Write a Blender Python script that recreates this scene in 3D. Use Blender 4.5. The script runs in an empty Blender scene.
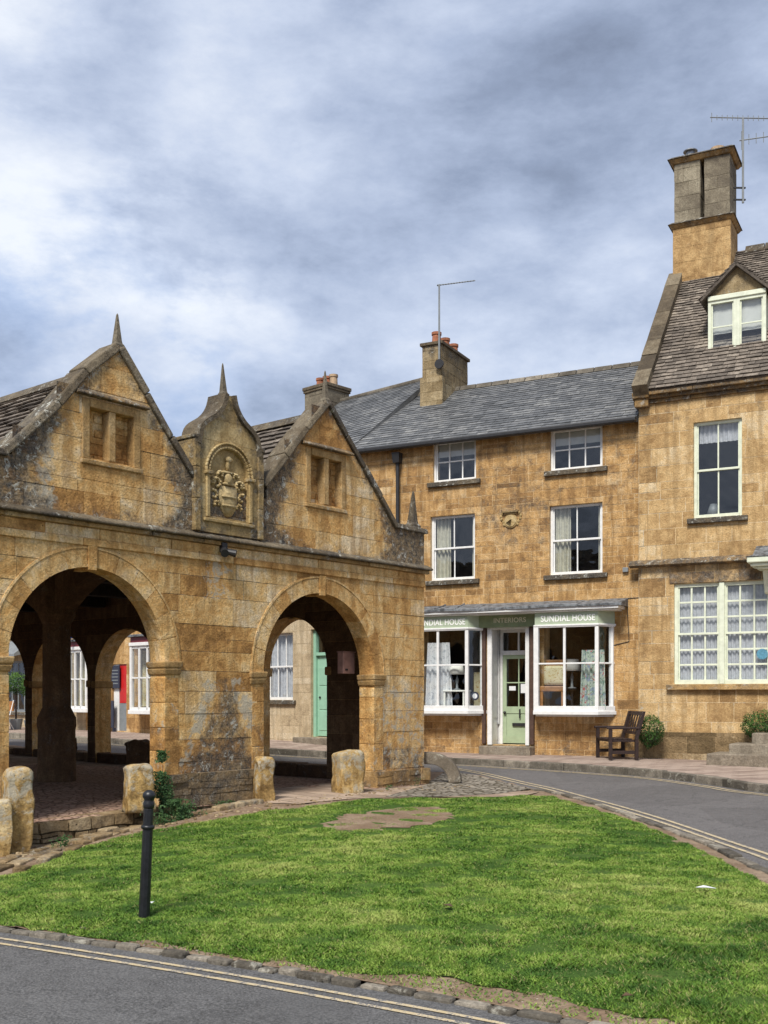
import bpy, bmesh, math, random
import numpy as np
from mathutils import Vector, Matrix, noise as mnoise
random.seed(7); np.random.seed(7)
R = math.radians
scene = bpy.context.scene
COL = scene.collection
F = 1100.0; HY = 697.0; CX = 384.0; CZ = 1.7      # focal length in pixels, horizon row, centre column, eye height

# ------------------------------------------------------------------ node helpers
class NT:
    def __init__(s, name, world=False):
        if world:
            s.m = bpy.data.worlds.new(name); s.m.use_nodes = True
        else:
            s.m = bpy.data.materials.new(name); s.m.use_nodes = True
        s.t = s.m.node_tree; s.t.nodes.clear()
    def n(s, typ, ins=None, **kw):
        nd = s.t.nodes.new(typ)
        for k, v in kw.items(): setattr(nd, k, v)
        if ins:
            for k, v in ins.items():
                sock = nd.inputs[k]
                if isinstance(v, bpy.types.NodeSocket): s.t.links.new(v, sock)
                else: sock.default_value = v
        return nd
    def math(s, op, a, b=0.0, c=0.0, clamp=False):
        return s.n('ShaderNodeMath', {0: a, 1: b, 2: c}, operation=op, use_clamp=clamp).outputs[0]
    def mix(s, f, a, b, mode='MIX'):
        nd = s.n('ShaderNodeMix', data_type='RGBA', blend_type=mode, clamp_factor=True)
        for i, v in ((0, f), (6, a), (7, b)):
            if isinstance(v, bpy.types.NodeSocket): s.t.links.new(v, nd.inputs[i])
            else: nd.inputs[i].default_value = v if not isinstance(v, tuple) else (v + (1,) if len(v) == 3 else v)
        return nd.outputs[2]
    def noise(s, vec, scale, detail=4, rough=.55, dist=0.0, out=0):
        return s.n('ShaderNodeTexNoise', {'Vector': vec, 'Scale': scale, 'Detail': detail, 'Roughness': rough, 'Distortion': dist}).outputs[out]
    def ramp(s, f, stops, interp='LINEAR'):
        nd = s.n('ShaderNodeValToRGB', {0: f}); cr = nd.color_ramp; cr.interpolation = interp
        while len(cr.elements) < len(stops): cr.elements.new(.5)
        for e, (p, c) in zip(cr.elements, stops):
            e.position = p; e.color = c + (1,) if len(c) == 3 else c
        return nd.outputs[0]
    def sstep(s, v, lo, hi):
        return s.n('ShaderNodeMapRange', {'Value': v, 'From Min': lo, 'From Max': hi}, interpolation_type='SMOOTHSTEP').outputs[0]
    def bsdf(s, **kw):
        ins = {}
        for k, v in kw.items():
            ins[k.replace('_', ' ')] = v if not (isinstance(v, tuple) and len(v) == 3) else v + (1,)
        b = s.n('ShaderNodeBsdfPrincipled', ins)
        s.n('ShaderNodeOutputMaterial', {'Surface': b.outputs[0]})
        return b
    def bump(s, h, strength=.5, dist=.02):
        return s.n('ShaderNodeBump', {'Height': h, 'Strength': strength, 'Distance': dist}).outputs[0]

def stone(name, ramp, dark=(.045, .042, .038), pale=(.42, .40, .33), bump=.7, darkbias=0.0, palebias=0.0, rough=.9, spots=.5, sat_noise=1.0):
    t = NT(name)
    at = t.n('ShaderNodeAttribute', attribute_name='col')
    sp = t.n('ShaderNodeSeparateColor', {0: at.outputs['Color']})
    co = t.n('ShaderNodeTexCoord').outputs['Object']
    n_big = t.noise(co, .9, 5, .6); n_mid = t.noise(co, 5.0, 6, .65, .4); n_fine = t.noise(co, 38, 5, .7)
    f = t.math('ADD', sp.outputs[0], t.math('MULTIPLY', t.math('SUBTRACT', n_mid, .5), 1.5 * sat_noise))
    f = t.math('ADD', f, t.math('MULTIPLY', t.math('SUBTRACT', n_big, .5), 1.1), clamp=True)
    c = t.ramp(f, ramp)
    # grain
    g = t.n('ShaderNodeMapRange', {'Value': n_fine, 'From Min': .3, 'From Max': .7, 'To Min': .60, 'To Max': 1.30}).outputs[0]
    c = t.mix(1.0, c, t.n('ShaderNodeCombineColor', {0: g, 1: g, 2: g}).outputs[0], 'MULTIPLY')
    stv = t.n('ShaderNodeVectorMath', {0: co, 1: (7.0, 7.0, .8)}, operation='MULTIPLY').outputs[0]
    stn = t.noise(stv, 1.0, 4, .6, .3)
    c = t.mix(t.math('MULTIPLY', t.sstep(stn, .44, .66), .50), c, tuple(x * .55 for x in ramp[1][1]))
    ed = t.noise(co, 14, 5, .7, .8)
    c = t.mix(t.math('MULTIPLY', t.sstep(ed, .56, .66), .35), c, tuple(x * .5 for x in ramp[1][1]))
    # pits
    vo = t.n('ShaderNodeTexVoronoi', {'Vector': co, 'Scale': 16.0, 'Randomness': 1.0})
    pit = t.sstep(vo.outputs['Distance'], .18, .06)
    pit = t.math('MULTIPLY', pit, t.sstep(n_mid, .5, .62))
    c = t.mix(t.math('MULTIPLY', pit, .65), c, tuple(x * .45 for x in ramp[0][1]))
    # pale lichen
    pn = t.noise(co, 6.0, 8, .74, .5)
    pf = t.math('ADD', t.math('MULTIPLY', sp.outputs[2], 1.0), t.math('MULTIPLY', t.math('SUBTRACT', pn, .5), 1.9))
    pf = t.sstep(t.math('ADD', pf, palebias), .36, .56)
    c = t.mix(t.math('MULTIPLY', pf, .72), c, pale)
    # dark weathering crust
    dn = t.noise(co, 3.4, 9, .74, .4)
    df = t.math('ADD', t.math('MULTIPLY', sp.outputs[1], 1.6), t.math('MULTIPLY', t.math('SUBTRACT', dn, .5), 2.6))
    df = t.sstep(t.math('ADD', df, darkbias), .30, 1.05)
    dcol = t.mix(t.sstep(n_fine, .35, .7), tuple(x * .8 for x in dark), tuple(x * 2.9 for x in dark))
    mot = t.n('ShaderNodeMapRange', {'Value': t.noise(co, 12, 6, .75, .5), 'From Min': .38, 'From Max': .62, 'To Min': 1.0, 'To Max': .62}).outputs[0]
    c = t.mix(t.math('MULTIPLY', df, mot), c, dcol)
    # lichen dots on the crust
    vd = t.n('ShaderNodeTexVoronoi', {'Vector': t.n('ShaderNodeVectorMath', {0: co, 1: n_mid}, operation='ADD').outputs[0], 'Scale': 7.0})
    dots = t.math('MULTIPLY', t.sstep(vd.outputs['Distance'], .38, .17), t.math('MULTIPLY', t.math('ADD', df, .04), spots), clamp=True)
    dots = t.math('MULTIPLY', dots, t.sstep(pn, .40, .52))
    c = t.mix(dots, c, (.50, .50, .44))
    h = t.math('ADD', t.math('MULTIPLY', n_fine, .5), t.math('MULTIPLY', n_mid, 1.0))
    h = t.math('SUBTRACT', h, t.math('MULTIPLY', pit, .6))
    t.bsdf(Base_Color=c, Roughness=rough, Specular_IOR_Level=.2, Normal=t.bump(h, bump, .03))
    return t.m

def plain(name, col, rough=.6, var=.15, scale=6.0, bump=0.0, metal=0.0, spec=.5, col2=None):
    t = NT(name)
    co = t.n('ShaderNodeTexCoord').outputs['Object']
    n = t.noise(co, scale, 6, .65, .3)
    if col2 is None: col2 = tuple(x * (1 - 2 * var) for x in col)
    c = t.mix(t.sstep(n, .35, .68), col, col2)
    kw = dict(Base_Color=c, Roughness=rough, Metallic=metal, Specular_IOR_Level=spec)
    if bump: kw['Normal'] = t.bump(t.noise(co, scale * 4, 5, .7), bump, .01)
    t.bsdf(**kw)
    return t.m

OCHRE = [(0.0, (.27, .14, .045)), (.2, (.46, .245, .08)), (.42, (.62, .365, .132)), (.65, (.72, .49, .22)), (1.0, (.77, .62, .40))]
OCHRE_S = [(0.0, (.20, .115, .048)), (.25, (.35, .20, .08)), (.5, (.49, .295, .118)), (.75, (.59, .385, .18)), (1.0, (.64, .48, .28))]
OCHRE_R = [(0.0, (.26, .155, .065)), (.25, (.41, .26, .115)), (.5, (.53, .355, .165)), (.75, (.62, .44, .225)), (1.0, (.67, .53, .33))]
PALE_L = [(0.0, (.28, .21, .13)), (.3, (.45, .35, .22)), (.6, (.53, .42, .27)), (1.0, (.60, .50, .35))]
M = {}
M['hall'] = stone('hall_stone', OCHRE, spots=.8, bump=.9)
M['hall_trim'] = stone('hall_trim_stone', [(0, (.20, .12, .045)), (.5, (.43, .27, .11)), (1, (.58, .43, .23))], darkbias=.1, spots=.8)
M['coping'] = stone('coping_stone', [(0, (.07, .055, .038)), (.5, (.14, .11, .072)), (1, (.23, .19, .13))], darkbias=.28, spots=1.3, bump=1.0)
M['carved'] = stone('carved_stone', [(0, (.22, .145, .06)), (.5, (.42, .30, .135)), (1, (.58, .46, .25))], darkbias=.06, spots=.8)
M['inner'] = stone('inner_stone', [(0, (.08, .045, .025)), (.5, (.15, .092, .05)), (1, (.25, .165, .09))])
M['sund'] = stone('sundial_house_stone', OCHRE_S, spots=.3, bump=.8)
M['right'] = stone('right_house_stone', OCHRE_R, spots=.3, bump=.7)
M['left'] = stone('left_house_stone', PALE_L, spots=.2, bump=.5)
M['mort'] = plain('lime_mortar', (.40, .29, .15), .95, .2, 8, .4, spec=.1)
M['mort_dark'] = plain('weathered_mortar', (.26, .18, .09), .95, .25, 5, .4, spec=.1)
M['mort_pale'] = plain('pale_mortar', (.56, .44, .28), .95, .1, 8, .3, spec=.1)
M['rubble'] = stone('rubble_stone', [(0, (.13, .09, .045)), (.5, (.30, .21, .11)), (1, (.48, .38, .24))], darkbias=.15, palebias=.02, bump=1.2)
M['postst'] = stone('post_stone', [(0, (.15, .085, .03)), (.3, (.30, .19, .07)), (.55, (.50, .33, .125)), (1, (.58, .46, .26))], palebias=.22, darkbias=.18, sat_noise=1.6, bump=1.0, spots=.4)
M['stepst'] = stone('step_stone', [(0, (.12, .10, .075)), (.5, (.24, .20, .15)), (1, (.36, .32, .25))], darkbias=.05)
M['kerbst'] = stone('kerb_stone', [(0, (.075, .065, .05)), (.5, (.17, .15, .12)), (1, (.33, .29, .23))], darkbias=.0, spots=.3)
M['slate'] = stone('slate', [(0, (.085, .088, .09)), (.45, (.14, .144, .148)), (.8, (.20, .202, .20)), (1, (.27, .27, .26))], dark=(.035, .037, .04), pale=(.25, .25, .23), darkbias=-.3, bump=.3, rough=.55, spots=0)
M['stslate'] = stone('stone_slate', [(0, (.085, .07, .058)), (.4, (.165, .14, .115)), (.75, (.25, .21, .17)), (1, (.36, .31, .25))], pale=(.42, .42, .40), darkbias=-.05, palebias=.02, bump=1.0, spots=.7)
M['chim'] = stone('chimney_stone', [(0, (.17, .12, .06)), (.5, (.31, .235, .13)), (1, (.45, .36, .22))], darkbias=.1)
M['chimdark'] = stone('chimney_grey_stone', [(0, (.12, .10, .075)), (.5, (.21, .18, .13)), (1, (.34, .30, .22))], darkbias=.0)
M['white'] = plain('white_paint', (.78, .78, .76), .45, .06, 9, .1)
M['cream'] = plain('cream_green_paint', (.72, .76, .60), .45, .08, 7, .1)
M['sage'] = plain('sage_green_paint', (.37, .46, .30), .45, .07, 5, .06)
M['fasciapale'] = plain('pale_sage_paint', (.40, .47, .34), .5, .06, 5, .05)
M['fascia'] = plain('fascia_green_paint', (.24, .30, .16), .5, .12, 5, .06)
M['mint'] = plain('mint_paint', (.30, .52, .38), .4, .06, 5)
M['red'] = plain('red_paint', (.55, .02, .02), .4, .1, 5)
M['maroon'] = plain('maroon_paint', (.18, .02, .03), .5, .1, 5)
M['navy'] = plain('navy_paint', (.03, .035, .06), .5, .1, 5)
M['blue'] = plain('blue_paint', (.02, .06, .30), .5, .1, 5)
M['greyp'] = plain('grey_paint', (.22, .24, .25), .5, .1, 5)
M['black'] = plain('black_paint', (.012, .013, .015), .38, .3, 14, .15)
M['blackmetal'] = plain('black_metal', (.02, .02, .022), .5, .2, 10)
M['lead'] = plain('lead_sheet', (.20, .215, .23), .6, .35, 9, 1.0, col2=(.045, .047, .05))
M['wood'] = plain('dark_stained_wood', (.03, .013, .009), .55, .3, 20, .4)
M['timber'] = plain('old_roof_timber', (.03, .022, .016), .9, .3, 8, .5)
M['galv'] = plain('galvanised_metal', (.35, .36, .37), .4, .2, 20, metal=.8)
M['terra'] = plain('terracotta', (.42, .16, .08), .85, .25, 7, .3)
M['terrapale'] = plain('buff_pot', (.45, .32, .20), .85, .25, 7, .3)
M['curt'] = plain('net_curtain', (.55, .55, .57), .95, .12, 14, .2, spec=.1)
M['curtcream'] = plain('cream_curtain', (.60, .57, .46), .95, .12, 10, .2, spec=.1)
M['blind'] = plain('roller_blind', (.62, .62, .58), .9, .05, 4, spec=.1)
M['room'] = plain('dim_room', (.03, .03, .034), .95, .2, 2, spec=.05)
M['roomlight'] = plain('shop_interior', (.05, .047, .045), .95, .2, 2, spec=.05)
M['pinkbox'] = plain('faded_box_paint', (.36, .20, .16), .7, .15, 8)
M['paper'] = plain('white_card', (.72, .73, .74), .8, .04, 9)
M['signwhite'] = plain('sign_white', (.88, .88, .86), .6, .02, 9)
M['bluepaper'] = plain('blue_sticker', (.10, .30, .42), .6, .2, 30)
M['lampsh'] = plain('lamp_shade_linen', (.88, .86, .78), .9, .05, 9)
M['brownpost'] = plain('brown_paint', (.09, .05, .035), .55, .2, 9, .1)
M['tan'] = plain('tan_wood', (.42, .19, .06), .5, .2, 9)
M['leafdry'] = plain('brown_leaf', (.10, .06, .03), .9, .2, 9)

def fabric_mat(name, base, spotsc, scale):
    t = NT(name); co = t.n('ShaderNodeTexCoord').outputs['Object']
    c = base
    for i, (sc, thr) in enumerate(spotsc):
        v = t.noise(t.n('ShaderNodeVectorMath', {0: co, 1: (i * 3.1, i * 1.7, i * 5.3)}, operation='ADD').outputs[0], scale, 2, .5, 1.5)
        c = t.mix(t.sstep(v, thr, thr + .03), c, sc)
    t.bsdf(Base_Color=c, Roughness=.9, Specular_IOR_Level=.1); return t.m
M['floral'] = fabric_mat('floral_fabric', (.52, .58, .50), [((.20, .30, .24), .55), ((.55, .10, .12), .62), ((.30, .36, .45), .60)], 9)
M['lace'] = fabric_mat('patterned_net', (.70, .70, .70), [((.45, .47, .49), .58)], 14)
M['cushion'] = fabric_mat('cushion_fabric', (.62, .56, .36), [((.45, .30, .12), .58)], 18)

def glass_mat():
    t = NT('window_glass')
    tr = t.n('ShaderNodeBsdfTransparent', {0: (.90, .93, .94, 1)})
    gl = t.n('ShaderNodeBsdfGlossy', {'Color': (1, 1, 1, 1), 'Roughness': .02})
    co = t.n('ShaderNodeTexCoord').outputs['Object']
    bp = t.bump(t.noise(co, 1.6, 2, .5), .25, .05)
    t.t.links.new(bp, gl.inputs['Normal'])
    lw = t.n('ShaderNodeLayerWeight', {'Blend': .5}).outputs['Facing']
    f = t.math('ADD', t.math('MULTIPLY', t.math('POWER', lw, 4.0), .8), .085, clamp=True)
    mx = t.n('ShaderNodeMixShader', {0: f, 1: tr.outputs[0], 2: gl.outputs[0]})
    t.n('ShaderNodeOutputMaterial', {'Surface': mx.outputs[0]})
    return t.m
M['glass'] = glass_mat()

def leaf_mat(name, a, b, cc=None):
    t = NT(name); at = t.n('ShaderNodeAttribute', attribute_name='col')
    sp = t.n('ShaderNodeSeparateColor', {0: at.outputs['Color']})
    stops = [(0, a), (1, b)] if cc is None else [(0, a), (.55, b), (1, cc)]
    c = t.ramp(sp.outputs[0], stops)
    co = t.n('ShaderNodeTexCoord').outputs['Object']
    t.bsdf(Base_Color=c, Roughness=.6, Specular_IOR_Level=.3, Subsurface_Weight=0.0)
    return t.m
M['leaf'] = leaf_mat('shrub_leaf', (.012, .035, .008), (.045, .115, .018), (.13, .24, .04))
M['ivy'] = leaf_mat('creeper_leaf', (.02, .05, .015), (.05, .11, .03), (.12, .20, .06))

# ------------------------------------------------------------------ mesh builder
class MB:
    def __init__(s): s.v = []; s.f = []; s.c = []
    def poly(s, pts, col=(.5, 0, 0)):
        i = len(s.v); s.v.extend([tuple(p) for p in pts]); s.f.append(tuple(range(i, i + len(pts)))); s.c.append(col)
    def hexa(s, p, col=(.5, 0, 0)):       # p: 8 points, bottom 4 ccw then top 4 ccw
        i = len(s.v); s.v.extend([tuple(q) for q in p])
        for f in ((3, 2, 1, 0), (4, 5, 6, 7), (0, 1, 5, 4), (1, 2, 6, 5), (2, 3, 7, 6), (3, 0, 4, 7)):
            s.f.append(tuple(i + k for k in f)); s.c.append(col)
    def box(s, x0, x1, y0, y1, z0, z1, col=(.5, 0, 0), mp=None):
        p = [(x0, y0, z0), (x1, y0, z0), (x1, y1, z0), (x0, y1, z0), (x0, y0, z1), (x1, y0, z1), (x1, y1, z1), (x0, y1, z1)]
        if mp: p = [mp(*q) for q in p]
        s.hexa(p, col); return s
    def prism(s, pts, n, col=(.5, 0, 0)):   # pts polygon 3D, extrude by vector n
        a = [Vector(p) for p in pts]; n = Vector(n); i = len(s.v); k = len(a)
        s.v.extend([tuple(p) for p in a] + [tuple(p + n) for p in a])
        s.f.append(tuple(range(i + k - 1, i - 1, -1))); s.c.append(col)
        s.f.append(tuple(range(i + k, i + 2 * k))); s.c.append(col)
        for j in range(k):
            l = (j + 1) % k
            s.f.append((i + j, i + l, i + k + l, i + k + j)); s.c.append(col)
        return s
    def tube(s, a, b, r, r2=None, n=10, col=(.5, 0, 0), caps=True):
        a = Vector(a); b = Vector(b); r2 = r if r2 is None else r2
        d = (b - a).normalized(); up = Vector((0, 0, 1)) if abs(d.z) < .9 else Vector((1, 0, 0))
        x = d.cross(up).normalized(); y = d.cross(x)
        i = len(s.v)
        for c_, rr in ((a, r), (b, r2)):
            for k in range(n):
                an = 2 * math.pi * k / n
                s.v.append(tuple(c_ + x * (rr * math.cos(an)) + y * (rr * math.sin(an))))
        for k in range(n):
            l = (k + 1) % n
            s.f.append((i + k, i + l, i + n + l, i + n + k)); s.c.append(col)
        if caps:
            s.f.append(tuple(i + k for k in range(n))); s.c.append(col)
            s.f.append(tuple(i + n + k for k in reversed(range(n)))); s.c.append(col)
        return s
    def lathe(s, prof, c=(0, 0, 0), n=20, col=(.5, 0, 0), rot=0):
        i = len(s.v)
        for r, z in prof:
            for k in range(n):
                an = 2 * math.pi * (k + .5) / n + rot
                s.v.append((c[0] + r * math.cos(an), c[1] + r * math.sin(an), c[2] + z))
        for j in range(len(prof) - 1):
            for k in range(n):
                l = (k + 1) % n
                s.f.append((i + j * n + k, i + j * n + l, i + (j + 1) * n + l, i + (j + 1) * n + k)); s.c.append(col)
        s.f.append(tuple(i + k for k in reversed(range(n)))); s.c.append(col)
        m = i + (len(prof) - 1) * n
        s.f.append(tuple(m + k for k in range(n))); s.c.append(col)
        return s
    def ellipsoid(s, c, r, seg=12, ring=8, col=(.5, 0, 0)):
        i = len(s.v)
        for j in range(ring + 1):
            th = math.pi * j / ring
            for k in range(seg):
                ph = 2 * math.pi * k / seg
                s.v.append((c[0] + r[0] * math.sin(th) * math.cos(ph), c[1] + r[1] * math.sin(th) * math.sin(ph), c[2] + r[2] * math.cos(th)))
        for j in range(ring):
            for k in range(seg):
                l = (k + 1) % seg
                s.f.append((i + j * seg + k, i + (j + 1) * seg + k, i + (j + 1) * seg + l, i + j * seg + l)); s.c.append(col)
        return s
    def build(s, name, mat, parent=None, smooth=False, bevel=0.0, dark=None, jitter=0.0):
        me = bpy.data.meshes.new(name)
        v = s.v
        if jitter:
            v = [tuple(Vector(p) + mnoise.noise_vector(Vector(p) * 3.1) * jitter) for p in v]
        me.from_pydata(v, [], s.f); me.update()
        at = me.color_attributes.new('col', 'FLOAT_COLOR', 'CORNER')
        arr = np.ones((len(me.loops), 4), dtype=np.float32)
        k = 0
        for fi, fc in enumerate(s.f):
            c = s.c[fi]
            for vi in fc:
                arr[k, 0] = c[0]; g = c[1]; b = c[2]
                if dark:
                    dg, db = dark(s.v[vi]); g += dg; b += db
                arr[k, 1] = g; arr[k, 2] = b
                k += 1
        at.data.foreach_set('color', arr.ravel())
        me.polygons.foreach_set('use_smooth', [smooth] * len(me.polygons))
        o = bpy.data.objects.new(name, me); COL.objects.link(o)
        me.materials.append(mat)
        if parent is not None: o.parent = parent
        if bevel:
            b = o.modifiers.new('bevel', 'BEVEL'); b.width = bevel; b.segments = 2; b.limit_method = 'ANGLE'; b.angle_limit = R(40)
        return o

def tag(o, label=None, cat=None, group=None, kind=None):
    if label: o['label'] = label
    if cat: o['category'] = cat
    if group: o['group'] = group
    if kind: o['kind'] = kind
    return o
def thing(name, label, cat, loc=(0, 0, 0), rz=0, group=None):
    o = bpy.data.objects.new(name, None); COL.objects.link(o); o.empty_display_size = .2
    o.location = loc; o.rotation_euler = (0, 0, rz)
    return tag(o, label, cat, group)
def copy_tree(o, parent=None):
    c = o.copy(); COL.objects.link(c); c.parent = parent
    for ch in list(o.children): copy_tree(ch, c)
    return c

# ------------------------------------------------------------------ facades: local x to the right, y inward, z up
class Fac:
    def __init__(s, p, ang):
        s.p = Vector((p[0], p[1])); s.a = ang
        s.r = Vector((math.cos(ang), math.sin(ang))); s.n = Vector((-math.sin(ang), math.cos(ang)))
    def uv(s, px, py, yin=0.0):
        k = (px - CX) / F
        d = s.p.dot(s.n) + yin
        Y = d / (k * s.n.x + s.n.y); X = k * Y
        return (Vector((X, Y)) - s.p).dot(s.r), CZ + (HY - py) / F * Y
    def rect(s, x0, x1, y0, y1, yin=0.0):       # pixel box -> local x0,x1,z0,z1
        m = (x0 + x1) / 2
        return s.uv(x0, y0, yin)[0], s.uv(x1, y0, yin)[0], s.uv(m, y1, yin)[1], s.uv(m, y0, yin)[1]
    def w(s, x, y, z=0): q = s.p + s.r * x + s.n * y; return (q.x, q.y, z)
HALL = Fac((.667, 18.33), math.atan2(.767, .641))
SUN = Fac((5.52, 23.70), math.atan2(-.458, .889))
_rp = SUN.w(0, -.13)
RGT = Fac(_rp[:2], SUN.a)
LFT = Fac((-.785, 26.96), math.atan2(-.681, .7325))

# ------------------------------------------------------------------ clipping + ashlar
def clip_half(poly, a, b, c):     # keep a*x+b*y<=c
    out = []; n = len(poly)
    for i in range(n):
        p = poly[i]; q = poly[(i + 1) % n]
        dp = a * p[0] + b * p[1] - c; dq = a * q[0] + b * q[1] - c
        if dp <= 0: out.append(p)
        if (dp < 0 < dq) or (dq < 0 < dp):
            t = dp / (dp - dq); out.append((p[0] + (q[0] - p[0]) * t, p[1] + (q[1] - p[1]) * t))
    return out
def area(p): return abs(sum(p[i][0] * p[(i + 1) % len(p)][1] - p[(i + 1) % len(p)][0] * p[i][1] for i in range(len(p)))) / 2
class Prof:
    """wall outline: piecewise linear top over x, flat bottom, rect and arch holes"""
    def __init__(s, top, bottom, rects=(), arches=()):
        s.top = top; s.bot = bottom; s.rects = list(rects); s.arches = list(arches)   # rect (x0,x1,z0,z1); arch (xc,r,z0,zs)
        xs = {p[0] for p in top}
        for r in s.rects: xs |= {r[0], r[1]}
        for a in s.arches:
            for k in range(29):
                xs.add(a[0] - a[1] * math.cos(math.pi * k / 28))
        lo, hi = top[0][0], top[-1][0]
        s.xs = sorted(x for x in xs if lo - 1e-6 <= x <= hi + 1e-6)
        o = [s.xs[0]]
        for x in s.xs[1:]:
            if x - o[-1] > 1e-4: o.append(x)
        s.xs = o
    def topz(s, x):
        for (a, za), (b, zb) in zip(s.top, s.top[1:]):
            if a - 1e-6 <= x <= b + 1e-6 and b > a: return za + (zb - za) * (x - a) / (b - a)
        return s.top[-1][1]
    def arcz(s, a, x): return a[3] + math.sqrt(max(0, a[1] ** 2 - (x - a[0]) ** 2))
    def spans(s, xa, xb):
        """list of (lo_a, lo_b, hi_a, hi_b)"""
        e = (xb - xa) * .001; m = (xa + xb) / 2
        ta, tb = s.topz(xa + e), s.topz(xb - e)
        cuts = []
        for r in s.rects:
            if r[0] - 1e-5 <= m <= r[1] + 1e-5: cuts.append((r[2], r[2], r[3], r[3]))
        for a in s.arches:
            if abs(m - a[0]) < a[1]: cuts.append((a[2], a[2], s.arcz(a, xa), s.arcz(a, xb)))
        cuts.sort()
        res = []; la = lb = s.bot
        for c in cuts:
            if c[0] > la + 1e-4: res.append((la, lb, c[0], c[1]))
            la, lb = c[2], c[3]
        if ta > la + 1e-4 or tb > lb + 1e-4: res.append((la, lb, ta, tb))
        return res
def backing(mb, prof, mp, thick, col=(.5, 0, 0)):
    for xa, xb in zip(prof.xs, prof.xs[1:]):
        for la, lb, ha, hb in prof.spans(xa, xb):
            mb.poly([mp(xa, 0, la), mp(xb, 0, lb), mp(xb, 0, hb), mp(xa, 0, ha)], col)
            mb.poly([mp(xa, thick, ha), mp(xb, thick, hb), mp(xb, thick, lb), mp(xa, thick, la)], col)
            mb.poly([mp(xa, 0, ha), mp(xb, 0, hb), mp(xb, thick, hb), mp(xa, thick, ha)], col)
            mb.poly([mp(xa, thick, la), mp(xb, thick, lb), mp(xb, 0, lb), mp(xa, 0, la)], col)
    sides = [(r[0], r[2], r[3]) for r in prof.rects] + [(r[1], r[2], r[3]) for r in prof.rects]
    sides += [(a[0] - a[1], a[2], a[3]) for a in prof.arches] + [(a[0] + a[1], a[2], a[3]) for a in prof.arches]
    x0, x1 = prof.xs[0], prof.xs[-1]
    sides += [(x0, prof.bot, prof.topz(x0)), (x1, prof.bot, prof.topz(x1))]
    for x, z0, z1 in sides:
        mb.poly([mp(x, 0, z0), mp(x, thick, z0), mp(x, thick, z1), mp(x, 0, z1)], col)
def raise_poly(mb, poly, mp, h, col, inset=0.0):
    k = len(poly)
    top = [mp(p[0], -h, p[1]) for p in poly]; bot = [mp(p[0], .001, p[1]) for p in poly]
    if SUB[0] and k == 4 and abs(poly[0][1] - poly[1][1]) < 1e-6 and abs(poly[1][0] - poly[2][0]) < 1e-6:
        (xa, za), (xb, zb) = poly[0], poly[2]; nx_ = max(1, round((xb - xa) / SUB[0])); nz_ = max(1, round((zb - za) / SUB[0]))
        for i in range(nx_):
            for j in range(nz_):
                u0, u1 = xa + (xb - xa) * i / nx_, xa + (xb - xa) * (i + 1) / nx_; v0, v1 = za + (zb - za) * j / nz_, za + (zb - za) * (j + 1) / nz_
                mb.poly([mp(u0, -h, v0), mp(u1, -h, v0), mp(u1, -h, v1), mp(u0, -h, v1)], col)
    else: mb.poly(top, col)
    for i in range(k):
        j = (i + 1) % k; mb.poly([bot[i], bot[j], top[j], top[i]], col)
SUB = [0.14]
def ashlar(mb, prof, mp, hmin=.2, hmax=.32, wmin=.25, wmax=.7, joint=.008, h=.008, hj=.005, seed=1, tint=(.15, .85), gaps=None):
    rnd = random.Random(seed)
    x0, x1 = prof.xs[0], prof.xs[-1]; zt = max(p[1] for p in prof.top); z = prof.bot
    while z < zt - .02:
        ch = rnd.uniform(hmin, hmax)
        if z + ch > zt - .08: ch = zt - z
        x = x0 - rnd.uniform(0, wmax * .6)
        tb = rnd.uniform(-.12, .12)
        while x < x1 - .001:
            bw = rnd.uniform(wmin, wmax) * max(.7, .8 + .6 * (ch - hmin) / max(.01, hmax - hmin))
            xa = max(x, x0); xb = min(x + bw, x1)
            if x1 - xb < wmin * .4: xb = x1
            x = xb
            if xb - xa < .02: continue
            subs = [(z, z + ch)]
            if ch > hmin * 1.35 and rnd.random() < .25: m_ = z + ch * rnd.uniform(.4, .6); subs = [(z, m_), (m_, z + ch)]
            for za, zb in subs:
                tv = min(1, max(0, rnd.triangular(tint[0], tint[1]) + tb))
                if rnd.random() < .06: tv = rnd.random()
                hh = h + rnd.uniform(-hj, hj)
                ra, rb, rc, rd = xa + joint / 2, xb - joint / 2, za + joint / 2, zb - joint / 2
                xs = [ra] + [q for q in prof.xs if ra < q < rb] + [rb]
                # merge strips that are full
                jt = [rnd.uniform(-.004, .004) for _ in range(4)]
                i = 0; run = None
                def full(sp, a, b): return any(s_[0] <= rc + 1e-5 and s_[1] <= rc + 1e-5 and s_[2] >= rd - 1e-5 and s_[3] >= rd - 1e-5 for s_ in sp)
                for a, b in zip(xs, xs[1:]):
                    sp = prof.spans(a, b)
                    if full(sp, a, b):
                        if run is None: run = [a, b]
                        else: run[1] = b
                        continue
                    if run: raise_poly(mb, [(run[0], rc), (run[1], rc), (run[1], rd), (run[0], rd)], mp, hh, (tv, 0, 0)); run = None
                    for la, lb, ha, hb in sp:
                        pl = [(a, rc), (b, rc), (b, rd), (a, rd)]
                        dx = b - a
                        ku = (hb - ha) / dx; pl = clip_half(pl, -ku, 1, ha - ku * a)
                        if len(pl) < 3: continue
                        kl = (lb - la) / dx; pl = clip_half(pl, kl, -1, -(la - kl * a))
                        if len(pl) < 3 or area(pl) < 1e-4: continue
                        raise_poly(mb, pl, mp, hh, (tv, 0, 0))
                if run:
                    q = [(run[0] , rc + (jt[0] if run[0] == ra else 0)), (run[1], rc + jt[1] * 0), (run[1], rd + jt[2] * 0), (run[0], rd)]
                    raise_poly(mb, [(run[0], rc), (run[1], rc), (run[1], rd), (run[0], rd)], mp, hh, (tv, 0, 0))
        z += ch
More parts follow.
